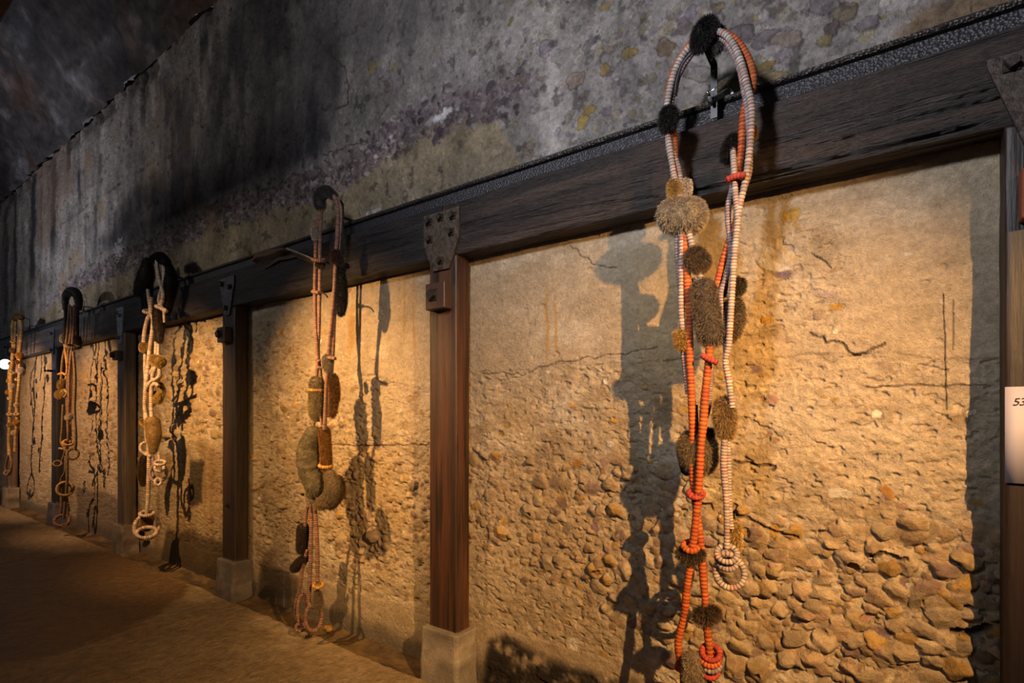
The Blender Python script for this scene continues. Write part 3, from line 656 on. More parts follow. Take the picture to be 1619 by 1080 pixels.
for i, sc_ in enumerate(POST_S):
    c1, c2, lab = post_spec[i]
    wd = [0.2, 0.2, 0.2, 0.2, 0.2, 0.2][i]
    x0, x1 = -sc_ - wd / 2, -sc_ + wd / 2
    root = thing('timber_post', lab, 'post', (-sc_, POST + 0.06, 0.278), 'timber posts along the wall')
    zb, zt = 0.2765, BZ0 - 0.002
    V, F, c = loft('z', zt - zb, wd, WALL - 0.02 - POST, [160, 260, 160, 100, 70, 50][i], [60, 80, 60, 40, 30, 24][i], 0.0018, 600 + 29 * i, c1, c2, 0.0012, None, 0.005)
    V = np.stack([x0 + V[:, 1], POST + V[:, 2], zb + V[:, 0]], 1)
    quads_or_tris('shaft', V, F[:] if True else F, M_WOODZ, root, c)
    y = POST - 0.004
    cx = -sc_
    if i in (0, 1, 2, 3, 4, 5):
        hw = [0.142, 0.132, 0.115, 0.085, 0.06, 0.06][i]; zt_, zm, zl = [(2.52, 2.50, 2.14), (2.565, 2.405, 2.245), (2.56, 2.50, 2.25), (2.58, 2.50, 2.20), (2.56, 2.50, 2.24), (2.56, 2.5, 2.24)][i]
        hb = [0.02, 0.058, 0.032, 0.028, 0.02, 0.02][i]
        pc = [rgb(66, 56, 50), rgb(76, 64, 54), rgb(66, 66, 74), rgb(132, 138, 152), rgb(84, 84, 92), rgb(84, 84, 92)][i]
        out = [(cx - hw, zt_), (cx - hw, zm), (cx - hb - 0.012, zl + 0.02), (cx - hb, zl), (cx + hb, zl), (cx + hb + 0.012, zl + 0.02), (cx + hw, zm), (cx + hw, zt_)]
        pm = plate_mesh('bracket_plate', out, y - 0.010, y + 0.003, pc, M_RUST, root)
        r = 0.013
        bp = [(-.68, zt_ - .04), (0, zt_ - .035), (.68, zt_ - .045), (-.62, zm + .02 if i == 1 else zt_ - .12), (.6, zm + .03 if i == 1 else zt_ - .13), (0, zl + .05)]
        if i in (2, 3): bp = [(-.55, zt_ - .05), (.55, zt_ - .09), (0, zl + .06)]
        if i in (4, 5): bp = [(0, zt_ - .05), (0, zl + .05)]
        if i == 0: bp = [(.62, zt_ - .035), (-.62, zt_ - .035), (0, zt_ - .17)]
        for (fx, zz) in bp:
            bolt(pm, cx + fx * hw, y - 0.010, zz, r, 0.026, pc * 0.7, sq=True)
    if i in (0, 1, 2, 3):
        bw = [0.072, 0.071, 0.06, 0.05][i]; zc = [2.09, 2.095, 2.09, 2.07][i]; m = MB()
        box(m, cx - bw, cx + bw, POST - 0.062, POST + 0.001, zc - bw, zc + bw, [rgb(112, 58, 38), rgb(66, 46, 34), rgb(54, 38, 32), rgb(60, 54, 52)][i], 0.004)
        blk = m.build('bolt_block', M_WOODZ, root, False)
        bolt(blk, cx - (0.01 if i else 0.0), POST - 0.062, zc + 0.005, 0.021, 0.03, GRB * 0.8, 'square_nut', sq=True)
    if i == 2: bolt(root, cx + 0.0, POST, 0.72, 0.012, 0.02, rgb(40, 36, 34), sq=True)
    if i == 4: bolt(root, cx - 0.05, POST, 2.02, 0.016, 0.09, rgb(64, 54, 48))
    # plinth
    pw = 0.135; m = MB(); 
    nz = 14; ring = []
    per = []
    k = 0.02; yb = WALL - 0.01; yfr = POST - 0.035
    for (px_, py_) in [(-pw, yb), (-pw, yfr + k), (-pw + k * 0.3, yfr + k * 0.3), (-pw + k, yfr), (-pw * .33, yfr), (pw * .33, yfr), (pw - k, yfr), (pw - k * 0.3, yfr + k * 0.3), (pw, yfr + k), (pw, yb)]:
        per.append((px_, py_))
    per = np.array(per); zz = np.concatenate([np.linspace(-0.05, 0.262, nz), [0.272, 0.276]])
    VV = []
    for q, z_ in enumerate(zz):
        f = [1.0, 0.99, 0.95][max(0, q - nz + 1)] * (1 + 0.05 * (1 - min(z_, .26) / 0.26))
        for p_ in per:
            yy = yb + (p_[1] - yb) * f
            VV.append((cx + p_[0] * f + 0.003 * math.sin(z_ * 40 + p_[1] * 90), yy, z_))
    VV = np.array(VV); n_ = len(per); Fq = [tuple(f) for f in grid_faces(len(zz), n_, 0, True)]
    Fq.append(tuple((len(zz) - 1) * n_ + j for j in range(n_)))
    base = [rgb(150, 142, 132), rgb(152, 142, 130), rgb(116, 108, 104), rgb(140, 128, 118), rgb(110, 108, 116), rgb(168, 154, 136)][i]
    cc = np.tile(base, (len(VV), 1)) * (0.82 + 0.25 * fbm(VV[:, 0] * 9 + VV[:, 1] * 7, VV[:, 2] * 12, 3, 700 + i))[:, None]
    o = quads_or_tris('concrete_plinth', VV, [f for f in Fq], M_PLINTH, None, cc, False)
    tag(o, pl_lab[i], 'plinth', 'concrete plinths under the posts')

# splintered wooden scarf sticking out of the second beam
root = thing('wooden_cleat', 'splintered curved wooden cleat jutting from the beam left of the second hanging', 'cleat', tuple(P(440, 400, POST)))
sp = spline([P(404, 412, 2.135), P(412, 402, 2.12), P(430, 397, 2.11), P(455, 393, 2.10)], 0.012)
m = MB(); VV = []; n_ = len(sp)
for q, p_ in enumerate(sp):
    hgt = 0.02 + 0.035 * math.sin(math.pi * min(1, q / n_ * 1.1))
    for (dy, dz) in ((-0.03, 0), (0.03, 0), (0.03, -hgt), (-0.03, -hgt * 0.7)): VV.append((p_[0], min(p_[1] + dy, POST + .005), p_[2] + dz))
Fq = [tuple(f) for f in grid_faces(n_, 4, 0, True)] + [(0, 1, 2, 3), tuple(4 * (n_ - 1) + k for k in (3, 2, 1, 0))]
quads_or_tris('curved_tongue', VV, Fq, M_WOODX, root, np.tile(rgb(96, 66, 46), (len(VV), 1)), False)
m = MB(); a_, b_ = P(452, 393, 2.09), P(500, 412, 2.05)
tube(m, spline([a_, (a_ + b_) / 2 + [0, 0, .004], b_], 0.02), np.linspace(0.008, 0.006, len(spline([a_, (a_ + b_) / 2 + [0, 0, .004], b_], 0.02))), rgb(158, 140, 122), 4)  # pale strip: the lit edge of the scarf painted as a lighter colour
m.build('splinter', M_WOODX, root, False)
m = MB(); a_, b_ = P(418, 425, 2.13), P(470, 404, 2.13)
tube(m, [a_, P(440, 410, 2.12), b_, P(498, 416, 2.13)], [0.006, 0.014, 0.016, 0.01], rgb(84, 64, 50), 5); m.build('splinter', M_WOODX, root, False)

# overhead lamp rail seen in the top left corner
m = MB(); box(m, -7, -1.9, 0.30, 0.55, 3.10, 3.24, rgb(58, 44, 32), 0.006)
tag(m.build('lamp_rail', M_WOODX, smooth=False), 'dark brown overhead timber in the top left corner of the picture', 'rail')

# numbered card on the right-hand post
x_l = P(1588.5, 690, POST - 0.006)[0]; zt_ = P(1588.5, 612, POST - 0.006)[2]; zb_ = P(1588.5, 763, POST - 0.006)[2]
m = MB(); nn = 8; VV = []
for yy in (0, 0.0012):
    for a_ in range(nn + 1):
        for b_ in range(2):
            x_ = x_l + 0.21 * a_ / nn; VV.append((x_, POST - 0.010 + yy - 0.002 * math.sin(math.pi * a_ / nn), zb_ if b_ == 0 else zt_))
Fq = []
N2 = 2 * (nn + 1)
for a_ in range(nn):
    p_ = 2 * a_; Fq += [(p_, p_ + 2, p_ + 3, p_ + 1), (N2 + p_, N2 + p_ + 1, N2 + p_ + 3, N2 + p_ + 2), (p_, N2 + p_, N2 + p_ + 2, p_ + 2), (p_ + 1, p_ + 3, N2 + p_ + 3, N2 + p_ + 1)]
Fq += [(0, 1, N2 + 1, N2), (2 * nn, N2 + 2 * nn, N2 + 2 * nn + 1, 2 * nn + 1)]
root = thing('number_card', 'white card printed 53 fixed to the post at the right edge', 'card', (x_l + 0.1, POST - 0.012, (zt_ + zb_) / 2))
quads_or_tris('card_sheet', VV, Fq, M_CARD, root, np.tile(rgb(158, 154, 168), (len(VV), 1)))  # white sheet greyed in colour to stand for lying outside the warm light
tc = bpy.data.curves.new('number_text', 'FONT'); tc.body = '53'; tc.size = 0.031; tc.space_character = 0.88; tc.shear = 0.22; tc.extrude = 0.0002
to = bpy.data.objects.new('t', tc); COL.objects.link(to)
bpy.context.view_layer.update()
me = bpy.data.meshes.new_from_object(to.evaluated_get(bpy.context.evaluated_depsgraph_get())); bpy.data.objects.remove(to)
M_INK = material('black_ink', 0.6, tint=0.02, flat=rgb(30, 28, 32)); me.materials.clear(); me.materials.append(M_INK)
to = bpy.data.objects.new('number_print', me); COL.objects.link(to); to.parent = root
tp = P(1600.5, 641, POST - 0.0125); to.location = Vector(tp) - Vector(root.location); to.rotation_euler = (math.radians(90), 0, 0)

# ------------------------------------------------------------------ the hangings
PAL = {'W': (rgb(142, 132, 124), rgb(74, 52, 52), rgb(140, 48, 44)), 'P': (rgb(124, 110, 108), rgb(66, 48, 56), rgb(128, 48, 50)),
       'O': (rgb(144, 78, 30), rgb(104, 40, 18), rgb(126, 22, 18)), 'R': (rgb(132, 52, 38), rgb(120, 26, 26), rgb(160, 40, 34)),
       'N': (rgb(124, 94, 80), rgb(72, 48, 42), rgb(104, 56, 44)), 'C': (rgb(166, 148, 134), rgb(92, 68, 60), rgb(190, 160, 140)),
       'B': (rgb(112, 92, 66), rgb(62, 46, 34), rgb(92, 66, 40)), 'G': (rgb(150, 124, 76), rgb(74, 50, 28), rgb(112, 76, 34)),
       'Y': (rgb(176, 130, 60), rgb(110, 70, 40), rgb(150, 100, 50)), 'K': (rgb(36, 32, 30), rgb(22, 20, 20), rgb(30, 26, 24))}
def cord(root, pts, kind, r, name='wrapped_cord', period=None, seed=0, step=None, lumpy=0.14):
    """a cord bound in thread: swelling coils with coloured binding between"""
    period = period or r * 1.05; step = step or period / 4.5
    sp = spline(pts, step); n = len(sp); L = np.arange(n) * step
    ph = (L / period + 0.3 * vn(L * 6, L * 0, seed)) ; k = np.floor(ph); t = ph - k
    rad = r * (1 - lumpy + lumpy * 1.6 * np.sqrt(np.clip(np.sin(np.pi * t), 0, 1))) * (1 + 0.10 * vn(L * 14, L * 0, seed + 3))
    c0, c1, c2 = PAL[kind]
    edge = ss(0.30, 0.42, np.abs(t - 0.5))
    c = np.tile(c0, (n, 1)) * (1 + 0.14 * _h(k, k * 0, seed + 7))[:, None]
    red = (_h(k, k * 0 + 3, seed) > (0.0 if kind == 'O' else 0.86)).astype(np.float32)
    long_red = ss(0.25, 0.6, vn(L * 5, L * 0 + 9, seed + 1)) * (0.6 if kind == 'O' else 0.25)
    c = mix(c, c1, edge * 0.9); c = mix(c, c2, np.clip(red * ss(0.26, 0.36, np.abs(t - 0.5)) + long_red * edge, 0, 1))
    m = MB(); tube(m, sp, rad, np.clip(c, 0, 1), 10); return m.build(name, M_CORD, root)
def ring(root, c, ax, ay, rx, rz, r, kind, name='cord_ring', a0=0, a1=360, seed=0):
    """a closed or open ring of cord around centre c, tilted"""
    A_ = np.radians(np.linspace(a0, a1, 28)); tilt = ax
    pts = [np.array(c) + [rx * math.cos(t) , ay * math.cos(t) + tilt * math.sin(t), rz * math.sin(t)] for t in A_]
    return cord(root, pts, kind, r, name, seed=seed)
def fur(root, pts, rads, col, tip=None, hl=0.012, dens=1.0, name='fur_tuft', seed=0, lean=0.5, hw=0.0007):
    """a furred body: lumpy core swept through pts with real hairs on it"""
    g = np.random.default_rng(1000 + seed); col = np.asarray(col, np.float32); tip = col * 1.35 if tip is None else tip
    pts = [np.asarray(p, float) for p in pts]; rads = list(rads)
    if len(pts) == 1: pts = [pts[0] + [0, 0, 1e-3], pts[0] - [0, 0, 1e-3]]; rads = [rads[0], rads[0]]
    rm = max(rads); sp = spline(pts, rm * 0.12); n = len(sp)
    t = np.linspace(0, 1, n); rad = np.interp(t, np.linspace(0, 1, len(rads)), rads)
    # rounded ends
    e = 9; d0 = sp[0] - sp[1]; d0 /= np.linalg.norm(d0); d1 = sp[-1] - sp[-2]; d1 /= np.linalg.norm(d1)
    th = np.linspace(math.pi / 2, 0.12, e)
    pre = [(sp[0] + d0 * rad[0] * math.sin(a), rad[0] * math.cos(a)) for a in np.linspace(math.pi / 2 - 0.05, 0.12, e)]
    post = [(sp[-1] + d1 * rad[-1] * math.sin(a), rad[-1] * math.cos(a)) for a in np.linspace(0.12, math.pi / 2 - 0.05, e)]
    C_ = np.array([p for p, _ in pre] + list(sp) + [p for p, _ in post]); Rr = np.array([r for _, r in pre] + list(rad) + [r for _, r in post])
    N_ = 20; m = len(C_); T = np.gradient(C_, axis=0); T /= np.linalg.norm(T, axis=1)[:, None] + 1e-9
    u = np.cross(T[m // 2], [0.2, 0.95, 0.1]); U = np.zeros_like(T)
    for i in range(m):
        u = u - T[i] * np.dot(u, T[i]); u /= np.linalg.norm(u) + 1e-9; U[i] = u
    B = np.cross(T, U); a = np.linspace(0, 2 * np.pi, N_, endpoint=False)
    dirs = np.cos(a)[None, :, None] * U[:, None] + np.sin(a)[None, :, None] * B[:, None]
    lump = 1 + 0.10 * fbm(np.arange(m)[:, None] * rm * 6 + a[None] * 1.3, np.sin(a)[None] * 2 + seed + 0 * np.arange(m)[:, None], 3, seed)
    Vc = C_[:, None] + dirs * (Rr[:, None] * lump)[..., None]
    mb = MB(); cc = np.tile(col * 0.9, (m * N_, 1)) * (1 + 0.2 * g.uniform(-1, 1, m * N_))[:, None]
    mb.add(Vc.reshape(-1, 3), grid_faces(m, N_, 0, True), np.clip(cc, 0, 1))
    # hairs: thin quads tapered to a point, pointing out and downwards
    area = 2 * math.pi * np.sum(Rr[1:] * np.linalg.norm(np.diff(C_, axis=0), axis=1)); nh = int(min(9000, area * 420000 * dens * (0.012 / hl) ** 0.5))
    wts = Rr / Rr.sum(); ii = g.choice(m - 1, nh, p=wts[:-1] / wts[:-1].sum()); aa = g.uniform(0, 2 * np.pi, nh); fi = g.uniform(0, 1, nh)[:, None]
    cen = C_[ii] * (1 - fi) + C_[ii + 1] * fi; rr_ = Rr[ii] * (1 - fi[:, 0]) + Rr[ii + 1] * fi[:, 0]
    dr = np.cos(aa)[:, None] * U[ii] + np.sin(aa)[:, None] * B[ii]
    slope = np.zeros(m); slope[1:-1] = (Rr[2:] - Rr[:-2]) / (np.linalg.norm(C_[2:] - C_[:-2], axis=1) + 1e-9); slope[0] = 8; slope[-1] = -8
    nm = dr - T[ii] * np.clip(slope[ii], -8, 8)[:, None]; nm /= np.linalg.norm(nm, axis=1)[:, None]
    base = cen + dr * rr_[:, None] * 0.97
    flow = T[ii] * 0.6 + np.array([0, 0, -0.5]); dirn = nm + flow * lean * g.uniform(0.4, 1.3, nh)[:, None] + g.normal(0, 0.28, (nh, 3)); dirn /= np.linalg.norm(dirn, axis=1)[:, None]
    ln = hl * g.uniform(0.6, 1.7, nh)[:, None]; side = np.cross(dirn, g.normal(0, 1, (nh, 3))); side /= np.linalg.norm(side, axis=1)[:, None] + 1e-9
    side *= hw; mid = base + dirn * ln * 0.55; end = mid + (dirn + [0, 0, -0.25]) * ln * 0.45
    Vh = np.stack([base - side, base + side, mid + side * 0.7, mid - side * 0.7, end + side * 0.15, end - side * 0.15], 1)
    Fh = (np.arange(nh)[:, None, None] * 6 + np.array([[0, 1, 2, 3], [3, 2, 4, 5]])[None]).reshape(-1, 4)
    shade = (1 + 0.25 * g.uniform(-1, 1, nh))[:, None, None]
    ch = np.stack([np.tile(col, (nh, 1)) * 0.85] * 2 + [np.tile(col, (nh, 1))] * 2 + [np.tile(tip, (nh, 1))] * 2, 1) * shade
    mb.add(Vh.reshape(-1, 3), Fh, np.clip(ch, 0, 1).reshape(-1, 3))
    return mb.build(name, M_FUR, root)

BLACK = rgb(25, 22, 21); DARK = rgb(68, 58, 48); GREYF = rgb(124, 112, 94); BROWN = rgb(104, 82, 56); OLIVE = rgb(134, 108, 60); GOLD = rgb(158, 112, 44); PALEF = rgb(168, 152, 130)
class Hang:
    """one hanging: builds its parts from where the photo shows them, each at its own distance from the wall"""
    def __init__(s, label, u, v, d=ROPE, seed=0, group='rope and fur hangings'):
        s.d = d; s.seed = seed; s.k = 0
        s.root = thing('rope_hanging', label, 'wall hanging', tuple(P(u, v, d)), group)
    def pt(s, q): return P(q[0], q[1], s.d + (q[2] if len(q) > 2 else 0))
    def cord(s, pts, kind, rpx, dy=0, name='wrapped_cord'):
        s.k += 1; pts = [(p[0], p[1], (p[2] if len(p) > 2 else 0) + dy) for p in pts]
        return cord(s.root, [s.pt(p) for p in pts], kind, rpx * scale_at(pts[0][0], s.d), name, seed=s.seed + s.k)
    def fur(s, pts, rpx, col, tip=None, hl=0.012, dy=0, name='fur_tuft', **kw):
        s.k += 1; sc_ = scale_at(pts[0][0], s.d); rpx = rpx if isinstance(rpx, (list, tuple)) else [rpx] * max(1, len(pts))
        return fur(s.root, [s.pt((p[0], p[1], (p[2] if len(p) > 2 else 0) + dy)) for p in pts], [r * sc_ - hl * 0.45 if r * sc_ > hl * 1.3 else r * sc_ * 0.6 for r in rpx], col, tip, hl, name=name, seed=s.seed + s.k, **kw)
    def ring(s, c, rx, rz, rpx, kind, dy=0, tilt=0.35, name='cord_ring', a0=0, a1=360):
        s.k += 1; sc_ = scale_at(c[0], s.d); k2 = sc_ / max(0.2, (ST + CT * (c[0] - UC) / FPX))   # widths on a plane parallel to the wall
        rx_m = rx * sc_ * (1.0)
        # the ring faces the viewer: spread it along the image's right direction
        A_ = np.radians(np.linspace(a0, a1, 30)); c3 = s.pt((c[0], c[1], dy)); view = np.array([c3[0], c3[1], 0]); view /= np.linalg.norm(view)
        rt = np.array([view[1], -view[0], 0]); pts = [c3 + rt * rx_m * math.cos(t) + np.array([0, 0, 1]) * rz * sc_ * math.sin(t) + view * tilt * rx_m * math.sin(t) for t in A_]
        return cord(s.root, pts, kind, rpx * sc_, name, seed=s.seed + s.k)

# ---- first hanging: orange and white cords
h = Hang('large hanging of orange and white bound cords with grey fur ball and black tufts', 1115, 60, seed=10)
h.cord([(1112, 56), (1098, 68), (1080, 88), (1066, 116), (1058, 148), (1054, 178), (1056, 215), (1061, 250), (1067, 285), (1074, 318)], 'W', 5)
h.cord([(1112, 62), (1098, 80), (1081, 104), (1068, 132), (1061, 165), (1059, 195), (1064, 240), (1073, 268), (1077, 300), (1079, 330)], 'P', 4.5, 0.02)
h.cord([(1110, 52), (1090, 70), (1075, 92), (1062, 118), (1056, 150), (1057, 185), (1064, 205), (1067, 240), (1066, 282)], 'O', 5, 0.03)
h.cord([(1120, 52), (1136, 50), (1152, 60), (1165, 82), (1174, 108), (1181, 136), (1188, 168), (1187, 215), (1182, 262), (1176, 298), (1170, 322), (1166, 350)], 'W', 5, -0.01)
h.cord([(1128, 56), (1146, 64), (1160, 84), (1170, 110), (1176, 140), (1181, 165), (1184, 200), (1185, 240), (1184, 272), (1176, 298), (1171, 315)], 'P', 4.6, 0.012)
h.cord([(1140, 50), (1160, 62), (1175, 78), (1186, 100), (1191, 128), (1187, 150), (1178, 172), (1174, 205), (1172, 240), (1168, 270), (1169, 305), (1164, 350), (1152, 385), (1144, 410), (1138, 432), (1133, 456)], 'O', 5.6, 0.018)
h.cord([(1158, 228, 0.045), (1159, 242, 0.02), (1160, 262), (1162, 300), (1166, 345), (1161, 400), (1158, 450), (1155, 500), (1152, 545), (1147, 572), (1152, 600), (1158, 645)], 'W', 4.6, -0.012)
h.cord([(1163, 250), (1158, 296), (1152, 322), (1151, 350), (1154, 375), (1155, 405), (1148, 438), (1140, 464), (1141, 490), (1145, 522), (1148, 560), (1150, 600)], 'P', 4.4, 0.008)
h.cord([(1166, 350), (1158, 390), (1152, 430), (1147, 470)], 'P', 4, 0.03)
h.cord([(1150, 284), (1162, 279), (1178, 277)], 'R', 4.6, -0.03, 'knot'); h.fur([(1152, 283)], 4, rgb(150, 40, 50), hl=0.004)
# left runs below the beam
h.cord([(1071, 368), (1071, 400), (1074, 440), (1078, 476), (1079, 520), (1080, 552), (1084, 590), (1088, 622)], 'P', 4.2, 0.012)
h.cord([(1078, 366), (1078, 400), (1077, 450), (1077, 490), (1079, 524)], 'W', 4.8)
h.cord([(1082, 366), (1084, 410), (1087, 450), (1090, 500), (1090, 560), (1093, 620), (1095, 680), (1094, 735), (1098, 775), (1102, 812), (1107, 850), (1111, 900), (1114, 940), (1116, 966)], 'O', 5.6, 0.004)
h.cord([(1088, 364), (1093, 384), (1096, 402)], 'W', 4.8); h.cord([(1107, 424), (1107, 436), (1110, 452)], 'W', 4.6)
h.cord([(1096, 440), (1100, 470), (1104, 500)], 'P', 3, 0.03)
h.cord([(1122, 545), (1120, 575), (1115, 620), (1112, 665), (1108, 705), (1106, 745), (1103, 790), (1100, 820), (1097, 850), (1094, 868)], 'O', 6.0, -0.012)
h.cord([(1124, 548), (1124, 590), (1121, 640), (1117, 660)], 'P', 3.6, 0.02)
h.cord([(1110, 562), (1120, 568), (1134, 574)], 'R', 4.6, -0.03, 'knot')
h.cord([(1100, 640), (1101, 680), (1098, 740)], 'K', 3, 0.03)
h.ring((1100, 781), 11, 5, 4, 'R', -0.008, 0.9, 'knot')
h.cord([(1091, 780), (1096, 786)], 'R', 4, -0.02, 'knot'); h.cord([(1106, 784), (1111, 780)], 'R', 4, -0.02, 'knot')
h.cord([(1150, 694), (1152, 730), (1153, 790), (1156, 836)], 'W', 4.2, 0.006); h.cord([(1146, 694), (1144, 735), (1148, 790), (1149, 830), (1149, 868)], 'W', 4.8, -0.006)
h.ring((1149, 876), 15, 11, 4.6, 'W', -0.012, 0.5, 'knot'); h.ring((1148, 884), 13, 10, 4.6, 'P', 0.0, -0.5, 'knot'); h.ring((1150, 893), 12, 6, 4.2, 'P', -0.01, 0.4, 'knot')
h.ring((1154, 906), 21, 22, 4.8, 'W', 0.0, 0.3, 'cord_ring', 60, -225)
h.cord([(1092, 890), (1088, 915), (1085, 940), (1082, 970), (1075, 1000), (1072, 1020), (1075, 1042), (1078, 1060)], 'O', 5.6)
h.ring((1092, 864), 11, 5, 4.6, 'O', -0.006, 1.0, 'knot')
h.cord([(1118, 988), (1119, 1005), (1122, 1035), (1120, 1060), (1118, 1110), (1110, 1150)], 'O', 5.8)
for (u_, v_, w_, k_) in ((1124, 1032, 13, 'R'), (1122, 1040, 14, 'O'), (1124, 1049, 13, 'P'), (1122, 1060, 12, 'R')): h.ring((u_, v_), w_, 8, 4.4, k_, -0.004, 0.8, 'knot')
h.cord([(1078, 1040), (1072, 1056), (1080, 1066), (1080, 1120), (1095, 1160)], 'R', 5)
h.fur([(1120, 42), (1112, 52), (1106, 68)], [15, 17, 13], BLACK, rgb(44, 39, 38), 0.012, -0.02)
h.fur([(1136, 52), (1130, 72)], [11, 13], rgb(72, 66, 66), None, 0.009, 0.03)
h.fur([(1058, 182), (1056, 196)], [14, 13], BLACK, rgb(48, 41, 37), 0.011, -0.01)
h.fur([(1160, 226), (1155, 242)], [14, 15], BLACK, rgb(42, 36, 34), 0.013, 0.035)
h.fur([(1190, 204), (1191, 216)], [6, 6], rgb(150, 108, 40), None, 0.004, 0.05)
h.fur([(1065, 292), (1066, 306)], [9, 10], OLIVE, None, 0.009, 0.0); h.fur([(1084, 292), (1084, 304)], [9, 9], PALEF, None, 0.008, 0.03)
h.fur([(1068, 341), (1086, 342)], [29, 30], GREYF, rgb(176, 160, 136), 0.011, 0.012, 'fur_ball', dens=0.75)
h.fur([(1100, 408), (1106, 414)], [18, 17], rgb(58, 46, 36), rgb(120, 96, 66), 0.009)
h.fur([(1113, 458), (1117, 490), (1124, 528)], [19, 21, 21], DARK, rgb(128, 110, 86), 0.011, -0.004)
h.fur([(1160, 484), (1161, 504), (1157, 524)], [15, 17, 14], rgb(74, 60, 46), rgb(128, 108, 80), 0.011, 0.045)
h.fur([(1168, 449), (1166, 456)], [11, 11], rgb(52, 42, 34), None, 0.010, 0.05)
h.fur([(1076, 530), (1078, 542)], [10, 10], OLIVE, GOLD, 0.011, -0.004)
h.fur([(1144, 640), (1146, 660), (1148, 682)], [14, 17, 13], BROWN, rgb(150, 122, 74), 0.012, 0.006)
h.fur([(1102, 708), (1105, 722)], [32, 30], rgb(88, 74, 54), rgb(130, 110, 78), 0.010, 0.055, 'fur_ball'); h.fur([(1078, 715), (1086, 742)], [7, 9], BLACK, None, 0.006, 0.05)
h.fur([(1122, 684)], [8], DARK, None, 0.009, 0.05)
h.fur([(1162, 834), (1163, 862)], [9, 8], OLIVE, None, 0.011, 0.04)
h.fur([(1080, 876), (1092, 880), (1103, 876)], [11, 12, 11], rgb(46, 38, 32), rgb(96, 78, 58), 0.011, -0.006)
h.fur([(1107, 972), (1118, 973), (1127, 970)], [12, 14, 12], rgb(48, 38, 30), rgb(100, 78, 52), 0.012)
h.fur([(1096, 1044), (1098, 1068), (1100, 1100)], [16, 18, 16], rgb(112, 98, 80), rgb(150, 134, 110), 0.009, -0.02)

# ---- second hanging
h = Hang('slim hanging of thin brown-pink cords with a grey fur bundle in its middle', 518, 305, seed=200)
h.cord([(506, 322), (504, 345), (500, 368), (499, 410), (498, 460), (499, 510), (502, 560), (502, 585), (499, 600)], 'N', 2.9)
h.cord([(511, 322), (507, 350), (506, 390), (506, 430), (505, 480), (504, 530), (503, 560), (506, 582), (507, 602)], 'N', 2.7, 0.012)
h.cord([(528, 310), (534, 330), (533, 375), (531, 405), (529, 450), (525, 500), (521, 540), (519, 575), (516, 610), (514, 660), (513, 680)], 'N', 2.9, -0.008)
h.cord([(533, 312), (539, 335), (537, 375), (535, 405), (532, 450), (529, 500), (527, 545), (525, 580), (523, 600)], 'N', 2.7, 0.012)
h.cord([(522, 585), (520, 620), (518, 660)], 'N', 2.6, 0.006)
h.cord([(500, 655), (497, 668), (494, 680)], 'N', 2.2); h.cord([(507, 658), (509, 672)], 'N', 2.2)
h.fur([(506, 324), (505, 310), (516, 302), (528, 310)], [9, 9, 8, 6], rgb(60, 56, 54), rgb(104, 98, 94), 0.010)
h.fur([(498, 364), (499, 374)], [6, 6], PALEF, None, 0.006)
h.ring((504, 411), 9, 3.5, 2.6, 'N', -0.008, 1.0, 'knot'); h.fur([(506, 418)], [7], DARK, None, 0.008, 0.01)
h.fur([(531, 402), (532, 412)], [8, 7], rgb(60, 42, 34), None, 0.008, -0.006)
h.fur([(538, 428), (541, 450), (541, 478), (539, 494)], [6, 7, 8, 6], rgb(30, 26, 24), None, 0.011, 0.02, 'fur_tail')
h.cord([(494, 461), (504, 463)], 'N', 2.8, -0.01, 'knot'); h.cord([(500, 462), (512, 464), (518, 470)], 'K', 1.2, -0.01, 'tie')
h.ring((507, 576), 5, 6, 2.2, 'N', -0.006, 0.5, 'knot'); h.fur([(518, 568), (518, 580)], [8, 8], GREYF, None, 0.008, -0.01); h.cord([(514, 565), (530, 567)], 'N', 2.6, -0.02, 'knot')
h.fur([(501, 606), (501, 628), (501, 654)], [12, 13, 12], rgb(98, 88, 66), rgb(160, 136, 92), 0.010, 0.0); h.ring((501, 616), 11, 2, 2.4, 'Y', -0.002, 0.9, 'knot')
h.fur([(526, 598), (529, 622), (526, 655)], [8, 8, 5], rgb(56, 38, 24), GOLD, 0.012, 0.02, 'fur_tail')
h.fur([(496, 688), (490, 712), (492, 742), (500, 770)], [15, 21, 21, 17], rgb(86, 78, 60), rgb(120, 108, 82), 0.009, 0.0, 'fur_bundle')
h.fur([(513, 682), (515, 708), (516, 738)], [9, 9, 9], rgb(92, 60, 28), GOLD, 0.009, 0.015)
h.ring((515, 736), 9, 2.5, 2.6, 'Y', 0.01, 0.9, 'knot')
h.fur([(522, 752), (527, 768), (522, 786), (507, 797)], [10, 13, 12, 10], rgb(100, 86, 64), rgb(132, 114, 84), 0.009, -0.01)
h.fur([(534, 760), (536, 778), (524, 798)], [9, 10, 8], rgb(70, 52, 36), None, 0.010, 0.03)
h.fur([(490, 782), (491, 794)], [7, 7], GREYF, None, 0.008)
h.cord([(488, 792), (484, 812), (482, 832)], 'N', 2.6); h.fur([(479, 836), (478, 852), (477, 868)], [9, 9, 8], rgb(40, 30, 26), None, 0.009, 0)
h.fur([(482, 882), (472, 892), (466, 898)], [6, 8, 7], rgb(36, 28, 24), None, 0.009, 0)
h.cord([(486, 870), (478, 900), (474, 930), (469, 952), (468, 972), (474, 990), (480, 996)], 'N', 3)
h.cord([(492, 796), (492, 840), (491, 890), (489, 930), (488, 950), (491, 958), (497, 960)], 'N', 3.2, -0.006)
h.cord([(497, 796), (501, 850), (502, 890), (502, 920)], 'N', 3.2, 0.004)
h.ring((503, 925), 7, 2.5, 2.4, 'Y', 0, 1.0, 'knot'); h.fur([(502, 940), (503, 955)], [7, 8], rgb(96, 82, 66), None, 0.007, 0.01)
